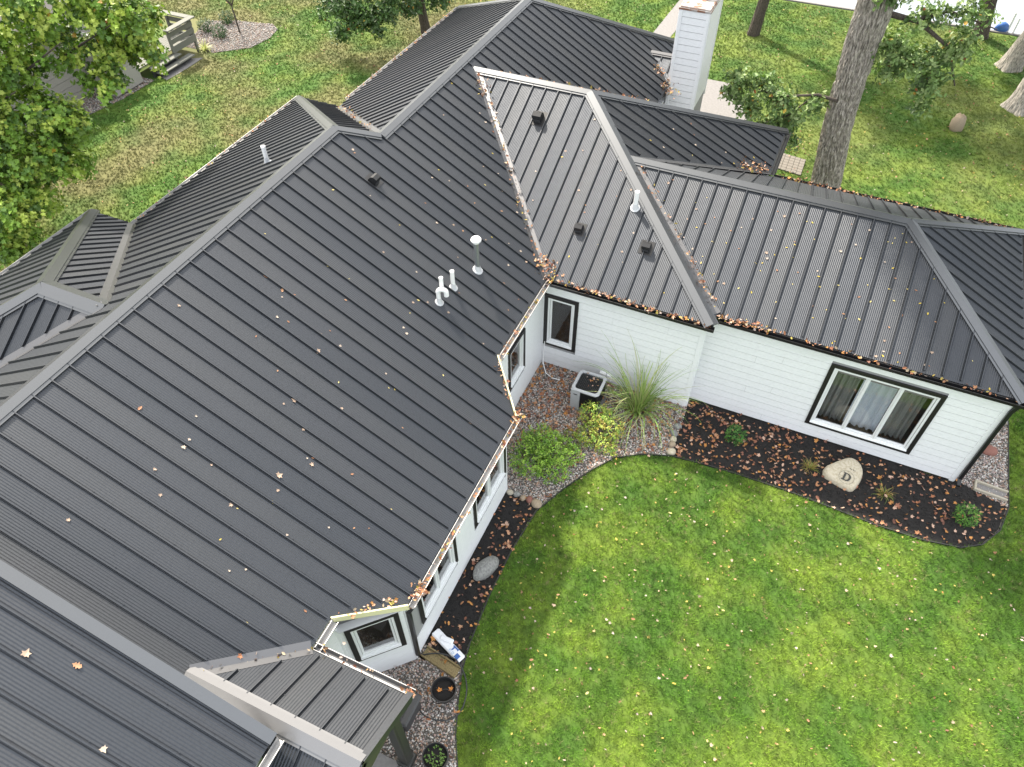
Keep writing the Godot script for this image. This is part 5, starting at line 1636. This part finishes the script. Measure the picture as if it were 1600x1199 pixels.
	while made < 100:
		var v := rng.randf_range(-3.4, 5.6)
		var u := rng.randf_range(13.55, 16.4)
		if v > 2.649 + (16.646 - u) - 0.25 or v < -4.11 + (16.646 - u) * 1.05 + 0.2:
			continue
		made += 1
		var c: String = ["yellow", "yellow", "tan", "brown"][rng.randi() % 4]
		put.call(c, w(v, 4.737 - 0.509 * (16.646 - u), u), nwf, rng.randf_range(0.04, 0.08), "%s leaf lying on the front slope of the right wing" % c, "leaves on the right wing")
	for k in 30:
		var v := rng.randf_range(-4.6, -1.1)
		var u := rng.randf_range(17.6, 21.8)
		if absf(u - 18.04) * 1.1 > v + 5.5 or (v + 4.11) > absf(u - 16.646) - 0.2:
			continue
		var c: String = pick.call()
		put.call(c, w(v, 5.53 - 0.471 * (v + 5.797), u), nd, rng.randf_range(0.05, 0.08), "%s leaf lying on the dark side slope of the cross wing" % c, "leaves on the dark slope")
	made = 0
	while made < 40:
		var p := Vector2(rng.randf_range(-3.2, 5.0), rng.randf_range(4.5, 11.4))
		if not on_lawn(p):
			continue
		made += 1
		var c: String = pick.call()
		put.call(c, w(p.x, 0.05, p.y), Vector3.UP, rng.randf_range(0.06, 0.1), "larger %s leaf lying on the green front lawn" % c, "leaves on the front lawn")


# ---------------------------------------------------------------- single objects
func stone(called: String, label: String, at: Vector3, half: Vector3, m: Material, turn: float, group := "", rough := 0.12) -> Node3D:
	var mb := Mesher.new()
	lump(mb, Vector3.ZERO, half, 14, 22, rng, rough)
	var o := part(called, mb, m, self)
	o.position = at
	o.rotation.y = turn
	tag(o, label, "stone", group)
	return o


func make_engraved_stone() -> void:
	var t := thing("engraved_stone", w(3.2, 0, 12.62), "pale flat boulder engraved with a letter D in the mulch bed", "stone")
	var rim := [[2.70, 12.60], [2.72, 12.38], [2.95, 12.28], [3.22, 12.20], [3.42, 12.18], [3.52, 12.36], [3.6, 12.68], [3.55, 12.92], [3.40, 13.05], [3.22, 13.08], [3.04, 12.94], [2.88, 12.78]]
	var mb := Mesher.new()
	var pts := []
	# smooth the outline
	for k in rim.size():
		var p0 := Vector2(rim[k][0], rim[k][1])
		var p1 := Vector2(rim[(k + 1) % rim.size()][0], rim[(k + 1) % rim.size()][1])
		pts.append(p0.lerp(p1, 0.25))
		pts.append(p0.lerp(p1, 0.75))
	var c := Vector2(3.2, 12.62)
	var levels := [[1.0, -0.02], [1.02, 0.07], [0.98, 0.16], [0.9, 0.215], [0.74, 0.24], [0.45, 0.25], [0.0, 0.252]]
	var rings := []
	for l in levels:
		var ring := []
		for p in pts:
			var q: Vector2 = (p - c) * l[0]
			# the face leans towards the lawn
			ring.append(Vector3(q.x, l[1] + (0.16 * q.y ) * clampf(l[1] * 4.0, 0, 1), -q.y))
		rings.append(ring)
	for i in levels.size() - 1:
		for k in pts.size():
			var j := (k + 1) % pts.size()
			mb.quad_to(rings[i][k], rings[i][j], rings[i + 1][j], rings[i + 1][k], (rings[i][k] * Vector3(1, 0, 1)).normalized() + Vector3.UP * 0.8)
	part("boulder", mb, M.pale_stone, t)
	var lean := Basis(Vector3.RIGHT, atan(0.16)) * Basis(Vector3.UP, -0.2)
	var text := TextMesh.new()
	text.text = "D"
	var font := SystemFont.new()
	font.font_names = PackedStringArray(["Droid Serif"])
	font.font_weight = 700
	text.font = font
	text.font_size = 48
	text.pixel_size = 0.0062
	text.depth = 0.012
	text.material = M.engraving
	var o := MeshInstance3D.new()
	o.name = "letter"
	o.mesh = text
	t.add_child(o)
	var mid := Vector3(0.02, 0.252 + 0.16 * -0.2, 0.2)
	o.transform = Transform3D(lean * Basis(Vector3.RIGHT, -PI / 2), mid + Vector3(0, 0.012, 0))
	mb = Mesher.new()
	for k in 40:
		var a := TAU * k / 40
		var b := TAU * (k + 1) / 40
		var p := lean * Vector3(cos(a), 0, sin(a))
		var q := lean * Vector3(cos(b), 0, sin(b))
		mb.quad_to(mid + p * 0.175 + Vector3.UP * 0.008, mid + q * 0.175 + Vector3.UP * 0.008, mid + q * 0.181 + Vector3.UP * 0.008, mid + p * 0.181 + Vector3.UP * 0.008, Vector3.UP)
	part("engraved_ring", mb, M.engraving, t)
	mb = Mesher.new()
	for q in [[-0.03, 0.03], [0.0, 0.018], [0.05, 0.03], [0.085, 0.022]]:
		mb.box(mid + lean * Vector3(q[0] + 0.02, 0.006, -0.27 - q[0] * 0.05), Vector3(q[1], 0.006, 0.012), lean)
	part("small_engraving", mb, M.engraving, t)


func make_objects() -> void:
	make_engraved_stone()
	stone("grey_rock", "large grey rock in the mulch below the bay wall", w(-3.78, 0.1, 6.75), Vector3(0.36, 0.2, 0.19), M.grey_stone, 1.15)
	stone("red_rock", "flat reddish stone on the pebbles at the right corner", w(6.4, 0.06, 14.85), Vector3(0.21, 0.1, 0.17), M.red_stone, 0.2)
	stone("lawn_boulder", "pointed tan boulder alone on the back lawn", w(5.0, 0.2, 31.4), Vector3(0.26, 0.42, 0.24), M.tan_stone, 0.3, "", 0.22)
	var cob := [[-4.11, 8.84, 0.09, "cream_block"], [-3.94, 8.86, 0.09, "grey_stone"], [-3.76, 8.82, 0.085, "tan_stone"], [-3.6, 8.84, 0.1, "red_stone"], [-3.4, 8.8, 0.14, "tan_stone"], [-0.88, 11.6, 0.12, "pale_stone"], [-0.92, 11.83, 0.1, "tan_stone"], [-0.94, 12.0, 0.1, "pale_stone"], [-0.98, 12.2, 0.11, "grey_stone"], [-0.95, 12.45, 0.11, "grey_stone"]]
	var words := ["cream cobble against the bay wall", "grey cobble second from the bay wall", "tan cobble third from the bay wall", "reddish cobble fourth from the bay wall", "flat tan cobble nearest the lawn edge", "pale cobble at the lawn edge of the long bed", "tan cobble behind the pale one", "pale cobble third from the lawn edge", "grey cobble fourth from the lawn edge", "grey cobble nearest the ornamental grass"]
	for k in cob.size():
		stone("cobble", words[k], w(cob[k][0], 0.04, cob[k][1]), Vector3(cob[k][2], cob[k][2] * 0.7, cob[k][2] * 0.85), M[cob[k][3]], k * 0.7, "cobbles dividing the beds", 0.08)
	make_air_conditioner()
	# splash block at the right corner
	var t := thing("splash_block", w(6.5, 0, 13.57), "cream concrete trough at the right corner of the house", "splash block", "", -0.06)
	var mb := Mesher.new()
	for b in [[Vector3(-0.02, 0.05, 0.13), Vector3(0.74, 0.1, 0.05)], [Vector3(-0.02, 0.05, -0.13), Vector3(0.74, 0.1, 0.05)], [Vector3(-0.365, 0.05, 0), Vector3(0.05, 0.1, 0.21)]]:
		mb.soft_box(b[0], b[1], 0.012)
	part("rim", mb, M.cream_block, t)
	mb = Mesher.new()
	mb.box(Vector3(-0.01, 0.02, 0), Vector3(0.68, 0.03, 0.21))
	part("channel", mb, M.concrete, t)
	# mossy trough by the bay corner
	t = thing("splash_trough", w(-3.72, 0, 4.52), "mossy brown trough below the downspout at the bay corner", "splash block", "", -0.14)
	mb = Mesher.new()
	mb.soft_box(Vector3(0, 0.055, -0.11), Vector3(0.86, 0.1, 0.035), 0.01)
	mb.soft_box(Vector3(0, 0.055, 0.11), Vector3(0.86, 0.1, 0.035), 0.01)
	part("side", mb, M.moss_wood, t)
	mb = Mesher.new()
	mb.soft_box(Vector3(0, 0.03, 0), Vector3(0.84, 0.05, 0.19), 0.008)
	part("channel", mb, M.moss_wood, t)
	# white package
	t = thing("package", w(-3.74, 0.02, 4.88), "white flattened package with blue print lying beside the mulch", "package", "", -0.38)
	mb = Mesher.new()
	mb.soft_box(Vector3(0, 0.05, 0), Vector3(0.86, 0.07, 0.2), 0.025, Basis(Vector3.BACK, 0.03))
	mb.soft_box(Vector3(-0.1, 0.08, -0.05), Vector3(0.3, 0.05, 0.12), 0.02, Basis(Vector3.UP, 0.4))
	part("wrap", mb, M.package_white, t)
	mb = Mesher.new()
	for b in [[0.32, 0.03, 0.1, 0.1], [0.17, -0.07, 0.14, 0.03], [0.14, -0.03, 0.03, 0.09], [0.24, -0.07, 0.02, 0.05]]:
		mb.box(Vector3(b[0], 0.0955 + 0.03 * b[0], b[1]), Vector3(b[2], 0.003, b[3]), Basis(Vector3.BACK, 0.03))
	part("blue_print", mb, M.print_blue, t)
	mb = Mesher.new()
	for q in [0.2, 0.12]:
		for k in 16:
			var a := TAU * k / 16
			var b := TAU * (k + 1) / 16
			var p := Vector3(q, 0.1, 0.045)
			mb.quad_to(p + Vector3(cos(a), 0, sin(a)) * 0.028, p + Vector3(cos(b), 0, sin(b)) * 0.028, p + Vector3(cos(b), 0, sin(b)) * 0.018, p + Vector3(cos(a), 0, sin(a)) * 0.018, Vector3.UP)
	part("pale_print", mb, M.print_pale_blue, t)
	# pots
	var k := 0
	for p in [[w(-3.35, 0, 3.98), "black round pot holding soil, beside the mossy trough"], [w(-2.93, 0, 2.84), "black round pot of small green weeds at the bottom edge"]]:
		t = thing("plant_pot", p[0], p[1], "pot", "pots on the pebbles")
		mb = Mesher.new()
		mb.lathe([Vector2(0.0, 0.0), Vector2(0.17, 0.0), Vector2(0.235, 0.31), Vector2(0.25, 0.31), Vector2(0.255, 0.33), Vector2(0.25, 0.35), Vector2(0.232, 0.35), Vector2(0.226, 0.33), Vector2(0.2, 0.22)], Vector3.ZERO, 40)
		part("pot", mb, M.pot_black, t)
		mb = Mesher.new()
		mb.lathe([Vector2(0.212, 0.24), Vector2(0.15, 0.262), Vector2(0.0, 0.27)], Vector3.ZERO, 28)
		part("soil", mb, M.mulch, t)
		if k == 1:
			var list := []
			for j in 90:
				var a := rng.randf() * TAU
				var r := 0.19 * sqrt(rng.randf())
				list.append([Transform3D(facing((Vector3.UP + random_unit() * 0.6).normalized(), rng.randf() * TAU).scaled(Vector3.ONE * rng.randf_range(0.03, 0.06)), Vector3(cos(a) * r, 0.27 + rng.randf() * 0.09, sin(a) * r)), Color(0.12, 0.22, 0.04) * rng.randf_range(0.6, 1.2)])
			scatter("weeds", leaf_mesh("oval", M.bush_leaf), list, t).set_meta("kind", "stuff")
		else:
			mb = Mesher.new()
			mb.tube([Vector3(-0.17, 0.3, 0.02), Vector3(-0.06, 0.3, 0.03), Vector3(0.03, 0.31, -0.03), Vector3(0.12, 0.3, -0.05), Vector3(0.18, 0.29, -0.03)], [0.006, 0.006, 0.006, 0.006, 0.006], 8)
			part("drip_line", mb, M.hose, t)
		k += 1
	for q in [[-3.4, 0.30, 3.92, "orange leaf in the middle of the black pot"], [-3.2, 0.29, 4.05, "brown leaf at the rim inside the black pot"]]:
		var o := MeshInstance3D.new()
		o.name = numbered("fallen_leaf")
		var lm := StandardMaterial3D.new()
		lm.resource_name = "orange_leaf"
		lm.albedo_color = lin(0.5, 0.2, 0.05)
		o.mesh = leaf_mesh("maple", lm)
		add_child(o)
		o.transform = Transform3D(Basis(Vector3.UP, q[0] * 3.0).scaled(Vector3.ONE * 0.1), w(q[0], q[1], q[2]))
		tag(o, q[3], "leaf")
	# hose
	var pts := []
	var radii := []
	var curve := Curve3D.new()
	var way := [[-4.2, 4.46], [-3.8, 4.64], [-3.44, 4.66], [-3.1, 4.42], [-2.94, 4.09], [-2.93, 3.76], [-3.12, 3.54], [-3.4, 3.46], [-3.6, 3.48], [-3.74, 3.55]]
	for j in way.size():
		var h := 0.045
		if j == 1 or j == 2:
			h = 0.14
		var p := w(way[j][0], h, way[j][1])
		var prev: Array = way[maxi(j - 1, 0)]
		var next: Array = way[mini(j + 1, way.size() - 1)]
		var tan := w(next[0] - prev[0], 0, next[1] - prev[1]) / 6.0
		curve.add_point(p, -tan, tan)
	for j in 61:
		pts.append(curve.sample_baked(curve.get_baked_length() * j / 60.0))
		radii.append(0.014)
	mb = Mesher.new()
	mb.tube(pts, radii, 10)
	tag(part("garden_hose", mb, M.hose, self), "dark garden hose looping round the black pot", "hose")
	# hose box
	t = thing("hose_box", w(-3.93, 0, 3.34), "dark grey plastic box with slatted lid under the porch eave", "box")
	mb = Mesher.new()
	mb.soft_box(Vector3(0, 0.25, 0), Vector3(0.52, 0.48, 0.56), 0.03)
	part("body", mb, M.box_plastic, t)
	mb = Mesher.new()
	mb.soft_box(Vector3(0.0, 0.515, 0), Vector3(0.6, 0.05, 0.64), 0.018)
	mb.soft_box(Vector3(0.22, 0.55, 0), Vector3(0.12, 0.02, 0.6), 0.008)
	part("lid", mb, M.box_plastic, t)
	for j in 10:
		mb = Mesher.new()
		mb.soft_box(Vector3(0.06, 0.552, -0.26 + 0.055 * j), Vector3(0.16, 0.02, 0.026), 0.005)
		part("slat", mb, M.box_plastic, t)
	# white cable at the inner corner
	pts = [w(-5.0, 0.9, 13.14), w(-5.0, 0.45, 13.1), w(-4.97, 0.2, 13.0), w(-4.8, 0.05, 12.8), w(-4.55, 0.05, 12.7), w(-4.35, 0.05, 12.72)]
	mb = Mesher.new()
	mb.tube(pts, [0.014, 0.014, 0.014, 0.014, 0.014, 0.014], 8)
	tag(part("white_cable", mb, M.pipe_white, self), "white cable looping out of the inner corner", "cable")
	# curtains behind the wide window
	var hang := [[2.2, 2.78, "drape_cloth", "grey curtain behind the left pane of the wide window"], [2.85, 3.6, "sheer_cloth", "pale blue sheer curtain behind the middle pane"], [3.68, 4.25, "drape_cloth", "grey curtain behind the right pane of the wide window"]]
	for c in hang:
		mb = Mesher.new()
		var n := 60
		var last := []
		for j in n + 1:
			var v := lerpf(c[0], c[1], float(j) / n)
			var d := 0.035 * sin(j * 0.5) + 0.015 * sin(j * 0.83 + v * 3.0)
			var here := [w(v, 0.45, 13.95 + d), w(v, 2.39, 13.95 + d)]
			if last:
				mb.quad_to(last[0], here[0], here[1], last[1], w(0, 0, -1))
				var bk := w(0, 0, 0.004)
				mb.quad_to(last[0] + bk, here[0] + bk, here[1] + bk, last[1] + bk, w(0, 0, 1))
			last = here
		tag(part("curtain", mb, M[c[2]], self), c[3], "curtain", "curtains of the wide window")
	# at the water
	t = thing("mooring_post", w(6.9, -0.3, 41.95), "white mooring post with a dark blue cover at the seawall", "post")
	mb = Mesher.new()
	mb.lathe([Vector2(0.06, 0.0), Vector2(0.06, 1.2), Vector2(0.0, 1.22)], Vector3.ZERO, 12)
	mb.lathe([Vector2(0.05, 0.0), Vector2(0.05, 1.0), Vector2(0.0, 1.02)], Vector3(0.25, 0, 0), 12)
	part("post", mb, M.pipe_white, t)
	mb = Mesher.new()
	lump(mb, Vector3(-0.3, 0.45, 0), Vector3(0.3, 0.28, 0.2), 10, 14, rng, 0.15)
	part("cover", mb, M.print_blue, t)


func make_air_conditioner() -> void:
	var t := thing("air_conditioner", w(-3.4, 0, 12.32), "grey and black air conditioner unit with leaves on its grille", "air conditioner")
	var h := 0.78
	var mb := Mesher.new()
	mb.soft_box(Vector3(0, 0.03, 0), Vector3(0.84, 0.06, 0.84), 0.01)
	part("pad", mb, M.concrete, t)
	mb = Mesher.new()
	mb.soft_box(Vector3(0, 0.4, 0), Vector3(0.66, 0.68, 0.66), 0.05)
	part("coil", mb, M.unit_black, t)
	for k in 20:
		mb = Mesher.new()
		var y := 0.1 + 0.031 * k
		for s in [-1.0, 1.0]:
			mb.box(Vector3(0, y, s * 0.345), Vector3(0.62, 0.008, 0.012))
			mb.box(Vector3(s * 0.345, y, 0), Vector3(0.012, 0.008, 0.62))
		part("louvre", mb, M.unit_black, t)
	for c in [[-1, -1], [1, -1], [1, 1]]:
		mb = Mesher.new()
		mb.soft_box(Vector3(c[0] * 0.335, 0.4, c[1] * 0.335), Vector3(0.05, 0.7, 0.05), 0.015)
		part("corner_post", mb, M.unit_black, t)
	mb = Mesher.new()
	mb.soft_box(Vector3(-0.245, 0.4, 0.345), Vector3(0.25, 0.72, 0.06), 0.012)
	mb.soft_box(Vector3(-0.345, 0.4, 0.06), Vector3(0.06, 0.72, 0.6), 0.012)
	part("service_panel", mb, M.unit_grey, t)
	mb = Mesher.new()
	mb.soft_box(Vector3(-0.24, 0.6, 0.378), Vector3(0.1, 0.03, 0.01), 0.003)
	part("badge", mb, M.vent_black, t)
	# top frame: rounded square ring
	mb = Mesher.new()
	var ring := func(half: float, y: float) -> Array:
		var pts := []
		var r := half * 0.32
		for k in 40:
			var a := TAU * (k + 0.5) / 40
			var cx := signf(cos(a)) * (half - r)
			var cz := signf(sin(a)) * (half - r)
			pts.append(Vector3(cx + cos(a) * r, y, cz + sin(a) * r))
		return pts
	var rings := [ring.call(0.375, h - 0.06), ring.call(0.385, h - 0.02), ring.call(0.37, h), ring.call(0.315, h + 0.004), ring.call(0.3, h - 0.02), ring.call(0.295, h - 0.07)]
	for i in rings.size() - 1:
		for k in 40:
			var j := (k + 1) % 40
			var out: Vector3 = (rings[i][k] * Vector3(1, 0, 1)).normalized()
			mb.quad_to(rings[i][k], rings[i][j], rings[i + 1][j], rings[i + 1][k], out + Vector3.UP if i < 3 else Vector3.UP - out)
	part("top_frame", mb, M.unit_grey, t)
	mb = Mesher.new()
	mb.lathe([Vector2(0.3, h - 0.08), Vector2(0.0, h - 0.08)], Vector3.ZERO, 24)
	mb.lathe([Vector2(0.08, h - 0.06), Vector2(0.07, h - 0.03), Vector2(0.0, h - 0.03)], Vector3.ZERO, 16)
	part("fan_well", mb, M.unit_black, t)
	for k in 13:
		mb = Mesher.new()
		var x := -0.27 + 0.045 * k
		mb.box(Vector3(x, h - 0.012, 0), Vector3(0.012, 0.008, 0.58))
		part("grille_bar", mb, M.vent_black, t)
	mb = Mesher.new()
	mb.box(Vector3(0, h - 0.02, 0.0), Vector3(0.58, 0.008, 0.014))
	mb.box(Vector3(0, h - 0.02, 0.18), Vector3(0.58, 0.008, 0.014))
	mb.box(Vector3(0, h - 0.02, -0.18), Vector3(0.58, 0.008, 0.014))
	part("grille_brace", mb, M.vent_black, t)


# ---------------------------------------------------------------- the neighbour's place
func make_neighbour() -> void:
	var keep := house
	var t := thing("neighbour_house", w(-31, 0, 17), "grey sided neighbouring house half hidden by the maple", "house")
	house = t
	var shift := Vector2(-31, 17)
	var at := func(a: float, b: float) -> Vector2: return Vector2(a, b) - shift
	var V := Vector2(1, 0)
	siding_wall(at.call(-28.7, 6.0), at.call(-28.7, 20.1), 0.1, 2.9, V, [], 0.0, 0.3, t, "wall", M.neighbour_siding)
	siding_wall(at.call(-28.7, 20.1), at.call(-27.35, 20.1), 0.1, 2.6, Vector2(0, -1), [], 0.0, 0.3, t, "wall", M.neighbour_siding)
	siding_wall(at.call(-27.35, 20.1), at.call(-27.35, 21.6), 0.1, 1.35, V, [], 0.0, 0.9, t, "wall", M.neighbour_siding)
	siding_wall(at.call(-27.35, 21.6), at.call(-28.7, 21.6), 0.1, 1.35, Vector2(0, 1), [], 0.0, 0.9, t, "wall", M.neighbour_siding)
	siding_wall(at.call(-30.5, 21.6), at.call(-30.5, 25.2), 0.1, 2.9, V, [], 0.0, 0.3, t, "wall", M.neighbour_siding)
	var mb := Mesher.new()
	var o := w(-31, 0, 17)
	mb.box(w(-28.02, 1.4, 20.85) - o, Vector3(1.5, 0.08, 1.6))
	part("bay_top", mb, M.deck_wood, t)
	mb = Mesher.new()
	mb.extrude(PackedVector2Array([Vector2(-28.1, 2.85), Vector2(-28.1, 3.0), Vector2(-34.0, 5.4), Vector2(-40.0, 3.0), Vector2(-40.0, 2.85)]), w(0, 0, 5.5) - o, w(0, 0, 20.4) - o, Vector3.RIGHT, Vector3.UP)
	var roof := part("roof", mb, M.dark_shingle, t)
	roof.position = Vector3(-0.0, 0, 0)
	house = keep
	# deck
	var d := thing("wooden_deck", w(-28, 0, 24), "weathered grey deck with a slatted rail and two steps", "deck")
	o = w(-28, 0, 24)
	for k in 9:
		mb = Mesher.new()
		mb.soft_box(w(-28.62 + 0.15 * k, 0.62, 23.4) - o, Vector3(0.14, 0.035, 3.6), 0.004)
		part("deck_board", mb, M.deck_wood, d)
	mb = Mesher.new()
	for q in [[-27.3, 25.1], [-28.6, 25.1], [-27.3, 23.7], [-28.6, 21.8]]:
		mb.box(w(q[0], 0.75, q[1]) - o, Vector3(0.1, 1.5, 0.1))
	part("post", mb, M.deck_wood, d)
	for r in [[w(-27.26, 1.25, 24.4), 1.55, true, 0.2], [w(-27.26, 0.95, 24.4), 1.55, true, 0.2], [w(-27.26, 0.62, 24.4), 1.55, true, 0.28], [w(-28.0, 1.25, 25.16), 1.5, false, 0.2], [w(-28.0, 0.95, 25.16), 1.5, false, 0.2], [w(-28.0, 0.62, 25.16), 1.5, false, 0.28]]:
		mb = Mesher.new()
		mb.soft_box(r[0] - o, Vector3(0.04, r[3], r[1]) if r[2] else Vector3(r[1], r[3], 0.04), 0.005)
		part("rail_slat", mb, M.deck_wood, d)
	mb = Mesher.new()
	mb.soft_box(w(-27.2, 1.5, 24.42) - o, Vector3(0.3, 0.05, 1.75), 0.01)
	part("rail_cap", mb, M.deck_wood, d)
	mb = Mesher.new()
	mb.soft_box(w(-28.1, 1.5, 25.15) - o, Vector3(1.5, 0.05, 0.3), 0.01)
	part("rail_cap", mb, M.deck_wood, d)
	for s in [[w(-27.2, 0.42, 23.0), 1.7], [w(-26.95, 0.22, 23.3), 2.1]]:
		mb = Mesher.new()
		mb.soft_box(s[0] - o, Vector3(0.36, 0.05, s[1]), 0.008)
		part("step", mb, M.deck_wood, d)
		mb = Mesher.new()
		mb.box(s[0] - o - Vector3(0.1, s[0].y * 0.5 + 0.01, 0), Vector3(0.06, s[0].y - 0.02, s[1] - 0.1))
		part("riser", mb, M.box_plastic, d)


# ---------------------------------------------------------------- everything
func _ready() -> void:
	rng.seed = 20240917
	# camera
	var cam := Camera3D.new()
	add_child(cam)
	cam.position = Vector3(0, 15, 0)
	cam.rotation_degrees = Vector3(-48.421, 24.512, -0.555)
	cam.fov = 55.49
	cam.near = 0.1
	cam.far = 900.0
	cam.current = true
	# sky and exposure: bright thin cloud
	var env := Environment.new()
	env.background_mode = Environment.BG_SKY
	var sky := Sky.new()
	var pm := ProceduralSkyMaterial.new()
	pm.sky_top_color = lin(0.90, 0.96, 1.05)
	pm.sky_horizon_color = lin(0.80, 0.83, 0.86)
	pm.sky_curve = 0.2
	pm.ground_bottom_color = lin(0.12, 0.14, 0.07)
	pm.ground_horizon_color = lin(0.4, 0.42, 0.4)
	pm.sun_angle_max = 75.0
	pm.sun_curve = 0.85
	sky.sky_material = pm
	env.sky = sky
	env.tonemap_mode = Environment.TONE_MAPPER_LINEAR
	env.tonemap_exposure = 2.2
	env.sdfgi_enabled = true
	env.ssao_enabled = true
	env.ssil_enabled = true
	var we := WorldEnvironment.new()
	we.environment = env
	add_child(we)
	# sun behind the house on the left
	var sun := DirectionalLight3D.new()
	add_child(sun)
	sun.light_energy = 1.6
	sun.light_color = Color(1.0, 0.965, 0.91)
	sun.light_angular_distance = 3.0
	sun.shadow_enabled = true
	sun.look_at_from_position(Vector3.ZERO, Vector3(0.529, -0.743, 0.408), Vector3.UP)
	# noises of the lawn
	patchy.seed = 5
	patchy.frequency = 0.55
	patchy.fractal_octaves = 3
	broad.seed = 8
	broad.frequency = 0.16
	broad.fractal_octaves = 3
	grainy.seed = 13
	grainy.frequency = 2.6
	grainy.fractal_octaves = 3
	make_materials()
	make_ground()
	house = thing("house", Vector3.ZERO, "long white sided house under dark standing seam metal roofs", "house")
	make_roof()
	make_walls()
	make_chimney()
	make_roof_fittings()
	make_neighbour()
	make_trees()
	make_objects()
	make_plants()
	ground_cover()
